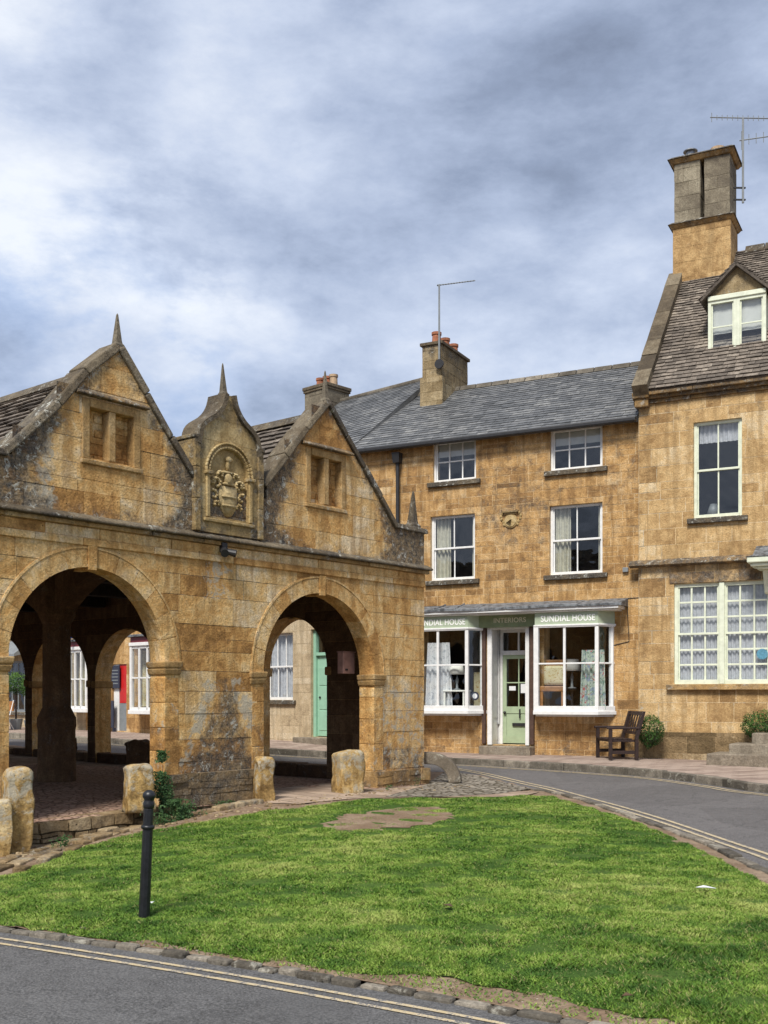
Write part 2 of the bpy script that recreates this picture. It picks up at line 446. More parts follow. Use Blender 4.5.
def slates(mb, region, mp, c0=.30, c1=.16, w0=.2, w1=.45, th=.02, seed=1, rag=.01, tint=(.1, .9), dk=0.0):
    """region: convex polygon in (x, v) with v up the slope; mp(x,v,h)"""
    rnd = random.Random(seed)
    vmin = min(p[1] for p in region); vmax = max(p[1] for p in region); xmin = min(p[0] for p in region); xmax = max(p[0] for p in region)
    # half planes
    ar = sum(region[i][0] * region[(i + 1) % len(region)][1] - region[(i + 1) % len(region)][0] * region[i][1] for i in range(len(region)))
    rg = region if ar > 0 else region[::-1]
    hp = []
    for i in range(len(rg)):
        p, q = rg[i], rg[(i + 1) % len(rg)]
        nx, ny = (q[1] - p[1]), -(q[0] - p[0]); hp.append((nx, ny, nx * p[0] + ny * p[1]))
    v = vmin; sf = (w0 + w1) / 2
    while v < vmax:
        t = (v - vmin) / (vmax - vmin); ch = c0 + (c1 - c0) * t
        ww = (1 - .45 * t * (1 if c0 > c1 * 1.3 else 0))
        x = xmin - rnd.uniform(0, w1)
        while x < xmax:
            w = rnd.uniform(w0, w1) * ww
            lo = v - rnd.uniform(0, rag) * 2; hi = v + ch * 1.25
            pl = [(x + .003, lo + rnd.uniform(-rag, rag)), (x + w - .003, lo + rnd.uniform(-rag, rag)), (x + w - .003, hi), (x + .003, hi)]
            for a, b, c in hp:
                if pl: pl = clip_half(pl, a, b, c)
            if len(pl) >= 3 and area(pl) > 2e-4:
                tv = rnd.uniform(*tint); lift = rnd.uniform(0, th * .5); tilt = rnd.uniform(-th * .3, th * .3)
                def hh(p): return th * 1.9 * (1 - (p[1] - v) / (ch * 1.25)) + lift + tilt * ((p[0] - x) / w) + .004
                top = [mp(p[0], p[1], hh(p)) for p in pl]; bot = [mp(p[0], p[1], hh(p) - th) for p in pl]
                mb.poly(top, (tv, dk, 0))
                for i in range(len(pl)):
                    j = (i + 1) % len(pl); mb.poly([bot[i], bot[j], top[j], top[i]], (tv * .8, dk, 0))
            x += w
        v += ch
ID = lambda x, y, z: (x, y, z)

# ------------------------------------------------------------------ terrain
CP = []
def cp(px, py, z): Y = (CZ - z) * F / (py - HY); CP.append(((px - CX) / F * Y, Y, z))
for a in ((0, 928, .02), (300, 972, .02), (560, 1020, .02), (143, 917, .05), (700, 1000, .05), (20, 850, -.02), (100, 830, .05), (210, 808, .22), (420, 787, .22),
          (550, 792, .2), (700, 838, .12), (768, 868, .09), (768, 803, .2), (600, 776, .24), (450, 762, .28), (350, 870, .12), (550, 880, .12), (700, 920, .08), (200, 870, .07)): cp(*a)
for x, y, z in ((SUN.w(0, 0)[0], SUN.w(0, 0)[1], .30), (*SUN.w(-5.5, 0)[:2], .31), (*SUN.w(5, 0)[:2], .22), (*LFT.w(-1.5, 0)[:2], .44), (*LFT.w(-9, 0)[:2], .52), (*LFT.w(-17, 0)[:2], .58),
                (*HALL.w(1.5, 4)[:2], .3), (*HALL.w(1.5, 9)[:2], .36), (*HALL.w(1.5, 14)[:2], .42), (*HALL.w(-10, 4)[:2], -.02), (*HALL.w(-10, 12)[:2], .2), (*HALL.w(-4, 7)[:2], .1),
                (-9, 6, 0), (9, 3, .02), (0, 0, 0), (-6, -6, 0), (8, -6, 0), (-20, 8, 0), (16, 12, .1), (20, 30, .4), (-25, 50, .8), (8, 50, .6)): CP.append((x, y, z))
CPa = np.array(CP)
def _phi(r2): return np.where(r2 > 1e-9, r2 * np.log(np.maximum(r2, 1e-9)) * .5, 0.0)
_n = len(CPa); _A = np.zeros((_n + 3, _n + 3))
_d2 = ((CPa[:, None, :2] - CPa[None, :, :2]) ** 2).sum(-1)
_A[:_n, :_n] = _phi(_d2) + np.eye(_n) * .35; _A[:_n, _n] = 1; _A[:_n, _n + 1:] = CPa[:, :2]; _A[_n, :_n] = 1; _A[_n + 1:, :_n] = CPa[:, :2].T
_w = np.linalg.solve(_A, np.concatenate([CPa[:, 2], [0, 0, 0]]))
def gv(X, Y):
    X = np.clip(np.asarray(X, float), -22, 18); Y = np.clip(np.asarray(Y, float), -6, 48)
    r2 = (X[..., None] - CPa[:, 0]) ** 2 + (Y[..., None] - CPa[:, 1]) ** 2
    return _phi(r2) @ _w[:_n] + _w[_n] + _w[_n + 1] * X + _w[_n + 2] * Y
def g(x, y): return float(gv(np.array([x]), np.array([y]))[0])
def gp(px, py, off=0.0):
    k = (px - CX) / F; m = (py - HY) / F
    lo, hi = 1.5, 70.0
    for _ in range(40):
        Y = (lo + hi) / 2
        if CZ - m * Y > g(k * Y, Y) + off: lo = Y
        else: hi = Y
    return (k * Y, Y)
def catmull(pts, step=.15):
    P = [Vector(p) for p in pts]; P = [P[0] * 2 - P[1]] + P + [P[-1] * 2 - P[-2]]
    out = []
    for i in range(1, len(P) - 2):
        a, b, c, d = P[i - 1:i + 3]; n = max(2, int((c - b).length / step))
        for k in range(n):
            t = k / n
            out.append(.5 * ((2 * b) + (c - a) * t + (2 * a - 5 * b + 4 * c - d) * t * t + (3 * b - a - 3 * c + d) * t ** 3))
    out.append(P[-2]); return out
def region(name, poly, mat, off, cell=.4, kind='structure', skirt=0.0, extra=None):
    poly = [tuple(p) for p in poly]
    xs = [p[0] for p in poly]; ys = [p[1] for p in poly]
    mb = MB()
    nx0, nx1 = math.floor(min(xs) / cell), math.ceil(max(xs) / cell); ny0, ny1 = math.floor(min(ys) / cell), math.ceil(max(ys) / cell)
    allp = []
    for i in range(nx0, nx1):
        col = clip_half(clip_half(poly, -1, 0, -i * cell), 1, 0, (i + 1) * cell)
        if len(col) < 3: continue
        for j in range(ny0, ny1):
            c = clip_half(clip_half(col, 0, -1, -j * cell), 0, 1, (j + 1) * cell)
            if len(c) >= 3 and area(c) > 1e-6: allp.append(c)
    flat = np.array([p for c in allp for p in c]); z = gv(flat[:, 0], flat[:, 1]) + off
    if extra is not None: z = z + extra(flat[:, 0], flat[:, 1])
    k = 0
    for c in allp:
        mb.poly([(p[0], p[1], z[k + i]) for i, p in enumerate(c)]); k += len(c)
    o = mb.build(name, mat)
    bm = bmesh.new(); bm.from_mesh(o.data); bmesh.ops.remove_doubles(bm, verts=bm.verts, dist=.0005)
    bmesh.ops.dissolve_degenerate(bm, dist=.0005, edges=bm.edges)
    bmesh.ops.recalc_face_normals(bm, faces=bm.faces)
    if sum(f.normal.z * f.calc_area() for f in bm.faces) < 0: bmesh.ops.reverse_faces(bm, faces=bm.faces)
    bm.to_mesh(o.data); bm.free()
    for p in o.data.polygons: p.use_smooth = True
    return tag(o, kind=kind)
def pts_px(lst, off=0.0): return [gp(px, py, off) for px, py in lst]
def offset_path(path, d):
    out = []
    for i, p in enumerate(path):
        a = path[max(0, i - 1)]; b = path[min(len(path) - 1, i + 1)]; t = (b - a).normalized()
        out.append(p + Vector((-t.y, t.x)) * d)
    return out
def ribbon(name, path, w, mat, off, dz=0.0, kind='structure'):
    mb = MB(); L = offset_path(path, w / 2); Q = offset_path(path, -w / 2)
    for i in range(len(path) - 1):
        a, b, c, d = Q[i], Q[i + 1], L[i + 1], L[i]
        mb.poly([(p.x, p.y, g(p.x, p.y) + off) for p in (a, b, c, d)])
    return tag(mb.build(name, mat), kind=kind)
def kerb(name, path, w, top, depth, lmin, lmax, mat, seed=1, wob=.01, gap=.012):
    rnd = random.Random(seed); mb = MB()
    L = [0]
    for a, b in zip(path, path[1:]): L.append(L[-1] + (b - a).length)
    def at(s_):
        for i in range(len(path) - 1):
            if s_ <= L[i + 1] + 1e-9: return path[i].lerp(path[i + 1], (s_ - L[i]) / max(1e-6, L[i + 1] - L[i]))
        return path[-1]
    s_ = 0
    while s_ < L[-1] - .1:
        l = rnd.uniform(lmin, lmax); e = min(s_ + l, L[-1]); a = at(s_); b = at(e - gap); t = (b - a)
        if t.length < .05: break
        t.normalize(); n = Vector((-t.y, t.x)); j = rnd.uniform(-wob, wob); ww = w * rnd.uniform(.9, 1.08)
        tz = top + rnd.uniform(-wob, wob) * .8
        q = [a + n * (j - ww / 2), b + n * (j - ww / 2), b + n * (j + ww / 2), a + n * (j + ww / 2)]
        za = g(a.x, a.y) + tz; zb = g(b.x, b.y) + tz + rnd.uniform(-wob, wob) * .3; zz = [za, zb, zb, za]
        mb.hexa([(p.x, p.y, z_ - depth) for p, z_ in zip(q, zz)] + [(p.x, p.y, z_) for p, z_ in zip(q, zz)], (rnd.uniform(.1, .9), rnd.uniform(0, .3), rnd.uniform(0, .35)))
        s_ = e
    return tag(mb.build(name, mat, bevel=.016), kind='structure')
#PART2
# ------------------------------------------------------------------ camera, sky, sun
cam = bpy.data.cameras.new('camera'); camo = bpy.data.objects.new('camera', cam); COL.objects.link(camo)
camo.location = (0, 0, CZ); camo.rotation_euler = (R(90), 0, 0)
cam.sensor_fit = 'VERTICAL'; cam.sensor_height = 36; cam.lens = F / 1024 * 36; cam.shift_y = (HY - 512) / 1024
cam.clip_end = 3000; scene.camera = camo
SUN_EL, SUN_AZ = R(50), R(200)        # azimuth clockwise from +Y: behind the camera, a little left
def sky():
    t = NT('World', world=True)
    co = t.n('ShaderNodeTexCoord').outputs['Generated']
    nk = t.n('ShaderNodeTexSky', sky_type='NISHITA', sun_disc=False, sun_elevation=SUN_EL, sun_rotation=SUN_AZ, air_density=1.0, dust_density=1.5, ozone_density=2.0).outputs[0]
    blue = t.n('ShaderNodeVectorMath', {0: nk, 3: .10}, operation='SCALE').outputs[0]
    xyz = t.n('ShaderNodeSeparateXYZ', {0: co})
    zz = t.math('ADD', t.math('MAXIMUM', xyz.outputs[2], 0.0), .85)
    P = t.n('ShaderNodeCombineXYZ', {0: t.math('DIVIDE', xyz.outputs[0], zz), 1: t.math('DIVIDE', xyz.outputs[1], zz), 2: t.math('MULTIPLY', xyz.outputs[2], 1.35)}).outputs[0]
    P = t.n('ShaderNodeVectorMath', {0: P, 1: (3.3, 1.9, .4)}, operation='ADD').outputs[0]
    big = t.noise(P, 2.3, 3, .5, .1); mid = t.noise(P, 5.0, 10, .60, .1); fine = t.noise(P, 14.0, 8, .65, .1)
    v = t.math('ADD', t.math('MULTIPLY', big, .75), t.math('MULTIPLY', mid, 1.05)); v = t.math('SUBTRACT', v, .28)
    v = t.math('ADD', v, t.math('MULTIPLY', t.math('SUBTRACT', fine, .5), .34))
    def blob(px, py, lo, hi, amt):
        d = Vector(((px - CX) / F, 1, (HY - py) / F)).normalized()
        wv = t.n('ShaderNodeVectorMath', {0: co, 1: t.n('ShaderNodeVectorMath', {0: t.n('ShaderNodeVectorMath', {0: t.noise(P, 2.2, 5, .6, out=1), 1: (.5, .5, .5)}, operation='SUBTRACT').outputs[0], 3: .28}, operation='SCALE').outputs[0]}, operation='ADD').outputs[0]
        dist = t.n('ShaderNodeVectorMath', {0: wv, 1: tuple(d)}, operation='DISTANCE').outputs['Value']
        return t.math('MULTIPLY', t.sstep(dist, hi, lo), t.math('MULTIPLY', t.math('ADD', t.sstep(mid, .40, .60), .15), amt))
    v = t.math('ADD', v, blob(90, 245, .0, .25, .14))
    v = t.math('ADD', v, blob(-30, 215, .0, .18, .16))
    v = t.math('ADD', v, blob(190, 300, .0, .12, .16))
    v = t.math('SUBTRACT', v, blob(60, 80, .0, .16, .2)); v = t.math('ADD', v, blob(60, 15, .0, .12, .2))
    v = t.math('SUBTRACT', v, blob(330, 240, .0, .2, .04))
    v = t.math('SUBTRACT', v, blob(640, 20, .0, .22, .05))
    cl = t.ramp(v, [(.33, (.155, .185, .255)), (.475, (.23, .275, .375)), (.60, (.33, .385, .505)), (.74, (.45, .505, .62)), (1.0, (.68, .71, .76))])
    gap = t.math('MULTIPLY', t.math('ADD', blob(60, 345, .0, .15, 1.0), blob(170, 425, .0, .1, .8)), t.sstep(mid, .62, .42), clamp=True)
    gap = t.math('ADD', gap, t.math('MULTIPLY', t.sstep(t.noise(P, 1.7, 4, .5), .40, .30), .35), clamp=True)
    tint = t.n('ShaderNodeVectorMath', {0: blue, 1: (.16, .27, .50)}, operation='ADD').outputs[0]
    c = t.mix(t.math('MULTIPLY', gap, .75), cl, (.25, .39, .66))
    c = t.mix(.12, c, blue)
    bg = t.n('ShaderNodeBackground', {'Color': c, 'Strength': 1.0})
    t.n('ShaderNodeOutputWorld', {'Surface': bg.outputs[0]})
    scene.world = t.m
sky()
sl = bpy.data.lights.new('sun', 'SUN'); sl.energy = 3.2; sl.angle = R(16); sl.color = (1, .95, .87)
so = bpy.data.objects.new('sun', sl); COL.objects.link(so)
_dir = Vector((math.sin(SUN_AZ) * math.cos(SUN_EL), math.cos(SUN_AZ) * math.cos(SUN_EL), math.sin(SUN_EL)))
so.rotation_euler = _dir.to_track_quat('Z', 'Y').to_euler(); so.location = (0, -5, 30)
scene.view_settings.view_transform = 'Standard'; scene.view_settings.look = 'None'; scene.view_settings.exposure = 0.55; scene.view_settings.gamma = 1.0

# ------------------------------------------------------------------ ground materials
def asphalt(name, base, seed=0):
    t = NT(name); co = t.n('ShaderNodeTexCoord').outputs['Object']
    a = t.noise(co, 62, 4, .8); b = t.noise(co, 1.1, 5, .6, .4); c_ = t.noise(co, 9, 6, .7)
    v = t.n('ShaderNodeTexVoronoi', {'Vector': co, 'Scale': 48.0})
    f = t.math('ADD', t.math('MULTIPLY', a, .8), t.math('MULTIPLY', c_, .2))
    c = t.mix(t.sstep(f, .36, .64), tuple(x * .45 for x in base), tuple(x * 1.6 for x in base))
    c = t.mix(t.math('MULTIPLY', t.sstep(b, .4, .7), .3), c, tuple(x * 1.5 for x in base))
    pt = t.n('ShaderNodeTexVoronoi', {'Vector': co, 'Scale': .45, 'Randomness': .9}); ck = t.n('ShaderNodeTexVoronoi', {'Vector': t.n('ShaderNodeVectorMath', {0: co, 1: t.n('ShaderNodeVectorMath', {0: t.noise(co, 2.5, 5, .7, out=1), 3: .5}, operation='SCALE').outputs[0]}, operation='ADD').outputs[0], 'Scale': .55}, feature='DISTANCE_TO_EDGE')
    c = t.mix(t.math('MULTIPLY', t.sstep(t.n('ShaderNodeSeparateColor', {0: pt.outputs['Color']}).outputs[0], .6, .64), .22), c, tuple(x * .45 for x in base))
    c = t.mix(t.math('MULTIPLY', t.sstep(ck.outputs['Distance'], .007, .002), t.math('MULTIPLY', t.sstep(b, .5, .55), .6)), c, (.03, .03, .03))
    st = t.math('MULTIPLY', t.sstep(v.outputs['Distance'], .3, .12), t.sstep(a, .5, .6))
    c = t.mix(t.math('MULTIPLY', st, .6), c, (.26, .25, .23))
    t.bsdf(Base_Color=c, Roughness=.85, Specular_IOR_Level=.3, Normal=t.bump(t.math('ADD', a, t.math('MULTIPLY', v.outputs['Distance'], .8)), .8, .01)); return t.m
M['asph'] = asphalt('asphalt', (.108, .106, .104)); M['asph2'] = asphalt('asphalt_back_road', (.125, .118, .115))
def dirt():
    t = NT('bare_earth'); co = t.n('ShaderNodeTexCoord').outputs['Object']
    a = t.noise(co, 2.2, 6, .65, .4); b = t.noise(co, 24, 6, .7); v = t.n('ShaderNodeTexVoronoi', {'Vector': co, 'Scale': 22.0})
    c = t.mix(t.sstep(a, .35, .7), (.21, .145, .095), (.33, .25, .175)); c = t.mix(t.sstep(b, .45, .75), c, (.13, .09, .06))
    c = t.mix(t.math('MULTIPLY', t.sstep(v.outputs['Distance'], .25, .1), t.sstep(b, .5, .55)), c, (.42, .36, .28))
    t.bsdf(Base_Color=c, Roughness=.95, Specular_IOR_Level=.1, Normal=t.bump(t.math('ADD', b, v.outputs['Distance']), .8, .02)); return t.m
M['dirt'] = dirt()
def turf():
    t = NT('turf'); co = t.n('ShaderNodeTexCoord').outputs['Object']
    a = t.noise(co, 1.3, 5, .6, .5); b = t.noise(co, 30, 5, .7)
    c = t.mix(t.sstep(a, .35, .7), (.045, .095, .018), (.085, .14, .03)); c = t.mix(t.sstep(b, .5, .7), c, (.03, .05, .012))
    c = t.mix(t.sstep(t.noise(co, 7, 5, .7), .58, .75), c, (.14, .12, .045))
    t.bsdf(Base_Color=c, Roughness=.95, Specular_IOR_Level=.1, Normal=t.bump(b, .8, .02)); return t.m
M['turf'] = turf()
def paving(name, c1, c2, mort, sx, sy, rot=0.0, off=.5):
    t = NT(name); co = t.n('ShaderNodeTexCoord').outputs['Object']
    mp = t.n('ShaderNodeMapping', {'Vector': co, 'Rotation': (0, 0, rot)}).outputs[0]
    wv = t.n('ShaderNodeVectorMath', {0: mp, 1: t.n('ShaderNodeVectorMath', {0: t.noise(co, 3, 3, .5, out=1), 3: .05}, operation='SCALE').outputs[0]}, operation='ADD').outputs[0]
    br = t.n('ShaderNodeTexBrick', {'Vector': wv, 'Color1': (0, 0, 0, 1), 'Color2': (1, 1, 1, 1), 'Mortar': (.5, .5, .5, 1), 'Scale': 1.0, 'Mortar Size': .012, 'Mortar Smooth': .3, 'Brick Width': sx, 'Row Height': sy}, offset=off)
    n = t.noise(co, 1.4, 6, .65, .3); n2 = t.noise(co, 26, 5, .7)
    f = t.math('ADD', t.math('MULTIPLY', t.n('ShaderNodeSeparateColor', {0: br.outputs['Color']}).outputs[0], .6), t.math('MULTIPLY', n, .6))
    c = t.mix(t.sstep(f, .25, .8), c1, c2); c = t.mix(t.math('MULTIPLY', t.sstep(n2, .5, .75), .5), c, tuple(x * .5 for x in c1))
    c = t.mix(t.math('MULTIPLY', br.outputs['Fac'], .85), c, mort)
    h = t.math('SUBTRACT', t.math('MULTIPLY', n2, .4), br.outputs['Fac'])
    t.bsdf(Base_Color=c, Roughness=.9, Specular_IOR_Level=.2, Normal=t.bump(h, .7, .02)); return t.m
M['pave'] = paving('pavement_bricks', (.25, .185, .15), (.39, .305, .25), (.13, .10, .08), .45, .22, SUN.a)
M['slab'] = paving('stone_flags', (.26, .19, .14), (.42, .32, .24), (.12, .10, .07), .5, .32, HALL.a)
def cobble(name, c1, c2, gapc, sc):
    t = NT(name); co = t.n('ShaderNodeTexCoord').outputs['Object']
    v = t.n('ShaderNodeTexVoronoi', {'Vector': co, 'Scale': sc, 'Randomness': .8}); e = t.n('ShaderNodeTexVoronoi', {'Vector': co, 'Scale': sc, 'Randomness': .8}, feature='DISTANCE_TO_EDGE')
    n = t.noise(co, 20, 5, .7)
    f = t.math('ADD', t.math('MULTIPLY', t.n('ShaderNodeSeparateColor', {0: v.outputs['Color']}).outputs[0], .7), t.math('MULTIPLY', n, .4))
    c = t.mix(f, c1, c2); ed = t.sstep(e.outputs['Distance'], .13, .03); c = t.mix(ed, c, gapc)
    t.bsdf(Base_Color=c, Roughness=.9, Specular_IOR_Level=.2, Normal=t.bump(t.math('SUBTRACT', t.math('MULTIPLY', n, .3), t.math('MULTIPLY', ed, 1.2)), .9, .03)); return t.m
M['cob'] = cobble('cobbles', (.17, .15, .12), (.38, .34, .28), (.09, .075, .05), 8)
M['hfloor'] = cobble('hall_floor_cobbles', (.34, .20, .14), (.50, .35, .26), (.20, .13, .09), 10)
def paint():
    t = NT('road_line_paint'); co = t.n('ShaderNodeTexCoord').outputs['Object']
    n = t.noise(co, 14, 7, .75); n2 = t.noise(co, 90, 3, .6)
    c = t.mix(t.sstep(n, .38, .62), (.46, .37, .22), (.60, .50, .34)); c = t.mix(t.sstep(t.math('ADD', n, t.math('MULTIPLY', n2, .5)), .74, .86), c, (.16, .155, .15))
    t.bsdf(Base_Color=c, Roughness=.8, Specular_IOR_Level=.2); return t.m
M['line'] = paint()

# ------------------------------------------------------------------ ground sheets
def ground():
    ax = [-1500, -500, -200, -100, -60, -40, -30] + list(np.arange(-25, 26, 1.0)) + [30, 40, 60, 100, 200, 500, 1500]
    ay = [-1500, -500, -100, -40, -20] + list(np.arange(-10, 55, 1.0)) + [60, 80, 120, 200, 500, 1500]
    X, Y = np.meshgrid(ax, ay); Z = gv(X, Y) - .16
    mb = MB(); mb.v = [(float(x), float(y), float(z)) for x, y, z in zip(X.ravel(), Y.ravel(), Z.ravel())]
    w = len(ax)
    for j in range(len(ay) - 1):
        for i in range(w - 1):
            mb.f.append((j * w + i, j * w + i + 1, (j + 1) * w + i + 1, (j + 1) * w + i)); mb.c.append((.5, 0, 0))
    tag(mb.build('ground', M['dirt'], smooth=True), kind='structure')
ground()
OI = .03
k1 = [Vector(p) for p in pts_px([(-420, 868), (-200, 900), (0, 927), (100, 941), (200, 956), (300, 972), (400, 989), (480, 1003), (560, 1018), (700, 1044), (900, 1085)], -.02)]
k1 = [Vector((-24, 18.0)), Vector((-12, 11.6))] + k1[1:] + [Vector((4.6, 2.6))]
k1 = catmull(k1, .2)
k2 = [Vector(p) for p in pts_px([(535, 789), (569, 796), (634, 817), (704, 842), (768, 871)], OI)]
k2 = catmull(k2[:] + [Vector((3.85, 8.0)), Vector((4.2, 5.5)), Vector((4.7, 2.7))], .2)
hs = [Vector(HALL.w(x, y)[:2]) for x, y in ((1.3, 17.5), (1.2, 12), (1.1, 6), (1.15, 3), (1.25, 1.8))]
apx = [Vector(p) for p in pts_px([(448, 771), (480, 775), (512, 783)], OI)]
isl_edge = hs + apx + k2
island = [tuple(p) for p in k1[::2]] + [tuple(p) for p in reversed(isl_edge)] + [HALL.w(-10.5, 17.5)[:2], (-30, 30)]
_k1a = np.array([tuple(p) for p in k1])
def verge_dip(X, Y):
    d = np.sqrt(((X[:, None] - _k1a[:, 0]) ** 2 + (Y[:, None] - _k1a[:, 1]) ** 2).min(1)); t = np.clip(d / .45, 0, 1); return -.048 * (1 - t * t * (3 - 2 * t)) + .012 * np.sin(X * 7.1 + Y * 3.3) * np.sin(Y * 9.7 - X * 4.1) * t
region('dirt_verge', [tuple(p) for p in offset_path(k1, .03)[::2]] + island[len(k1[::2]):], M['dirt'], OI - .008, .3, extra=verge_dip)
kerb('kerb_front', k1, .085, -.018, .12, .13, .30, M['kerbst'], 3, .014, .016)
kerb('kerb_green', k2, .12, OI + .02, .2, .22, .45, M['kerbst'], 4, .015)
fk_pts = [LFT.w(-22, -2.8)[:2], LFT.w(-14, -2.7)[:2], LFT.w(-7, -2.5)[:2], LFT.w(-1.5, -2.3)[:2]] + pts_px([(448, 763), (520, 767), (600, 772), (660, 777), (720, 785), (768, 792)], 0) + [(7.8, 14.2), (9.6, 9), (11.5, 2), (13, -8)]
fk = catmull([Vector(p) for p in fk_pts], .25)
road1 = [tuple(p) for p in k1[::2]] + [(8, 0), (13, -8), (13, -14), (-30, -14), (-30, 20)]
region('road', road1, M['asph'], -.045, .6)
# back road: hall side and green kerb to the far kerb, plus the junction on the right
road2 = [tuple(p) for p in isl_edge[::-1][::2]] + [HALL.w(1.3, 17.5)[:2], HALL.w(-2, 26)[:2]] + [tuple(p) for p in fk[::2] if p.y < 36]
road2 = [p for p in road2]
region('back_road', road2, M['asph2'], -.02, .5)
kerb('kerb_pavement', offset_path(fk, .08), .17, .115, .2, .45, .95, M['kerbst'], 5, .012)
pv = [tuple(p) for p in offset_path(fk, .14)[::2]] + [(16, -8), (16, 16), RGT.w(9, .3)[:2], SUN.w(0, .3)[:2], LFT.w(0, .3)[:2], LFT.w(-22, .3)[:2]]
region('pavement', pv, M['pave'], .105, .5)
for nm, d, dd in (('double_line', -.19, .0), ('double_line', -.30, .0)):
    ribbon(nm, offset_path(k1, d), .036, M['line'], -.045 + .006)
l2 = [Vector(p) for p in pts_px([(452, 768), (480, 773), (514, 781), (550, 789), (594, 801), (664, 822), (734, 846), (768, 858)], 0)]
l2 = catmull(l2 + [Vector((4.1, 8.2)), Vector((4.5, 5.5)), Vector((5.0, 2.9))], .2)
ribbon('green_side_line', l2, .06, M['line'], -.02 + .007); ribbon('green_side_line', offset_path(l2, .15), .06, M['line'], -.02 + .007)
ribbon('far_side_line', offset_path(fk, -.22), .06, M['line'], -.02 + .007); ribbon('far_side_line', offset_path(fk, -.36), .06, M['line'], -.02 + .007)
# cobbled apron, flags along the hall
ap = pts_px([(385, 797), (424, 786), (446, 771), (478, 776), (510, 784), (532, 789), (500, 794), (440, 797)], OI)
region('cobbled_apron', ap, M['cob'], OI + .008, .3)
fl = pts_px([(268, 803), (262, 790), (330, 783), (430, 783), (446, 772), (424, 789), (470, 789), (540, 792), (520, 797), (430, 797), (350, 799), (300, 804)], OI)
region('stone_flags', fl, M['slab'], OI + .004, .3)
for i_, (rows, w_, sd) in enumerate((([(-30, 882), (20, 862), (60, 849), (95, 840), (130, 829), (165, 820), (210, 811), (262, 802)], .17, 11), ([(-10, 868), (30, 853), (70, 842), (110, 832), (140, 822)], .15, 12), ([(20, 872), (50, 859), (80, 848)], .13, 13))):
    kerb('stone_edging', catmull([Vector(p) for p in pts_px(rows, OI)], .2), w_, OI + .025, .15, .14, .42, M['rubble'], sd, .035, .03)
_wp = catmull([Vector(p) for p in pts_px([(318, 824), (345, 816), (385, 810), (425, 806), (452, 811), (446, 820), (405, 827), (365, 831), (335, 830), (318, 824)], OI)], .06)
_wp = [p + Vector((mnoise.noise(Vector((p.x * 5, p.y * 5, 1))) * .16, mnoise.noise(Vector((p.x * 5, p.y * 5, 7))) * .22)) for p in _wp[:-1]]
region('worn_patch', _wp, M['dirt'], OI + .003, .3)
# grass
rg_ = random.Random(5)
edge_low = [(-60, 914), (0, 919), (60, 926), (110, 932), (160, 938), (230, 948), (300, 958), (370, 966), (430, 973), (480, 980), (530, 989), (580, 999), (640, 1011), (720, 1030)]
edge_up = [(768, 885), (735, 868), (700, 850), (660, 832), (630, 820), (600, 811), (570, 802), (545, 796), (500, 797), (440, 798), (380, 799), (330, 803), (295, 808), (240, 815), (190, 824), (140, 833), (100, 843), (60, 855), (20, 872), (-40, 884)]
el = catmull([Vector(p) for p in pts_px(edge_low, OI)], .12); eu = catmull([Vector(p) for p in pts_px(edge_up, OI)], .12)
el = [p + Vector((rg_.uniform(-.03, .03), mnoise.noise(Vector((p.x * 3, p.y * 3, 0))) * .07 + rg_.uniform(-.03, .03))) for p in el]
eu = [p + Vector((0, mnoise.noise(Vector((p.x * 3, p.y * 3, 5))) * .10)) for p in eu]
grass_poly = [tuple(p) for p in el] + [(3.6, 4.2), (3.7, 7.0)] + [tuple(p) for p in eu] + [(-9, 12.5), (-9, 9.8)]
region('lawn', grass_poly, M['turf'], OI - .002, .3, extra=verge_dip)
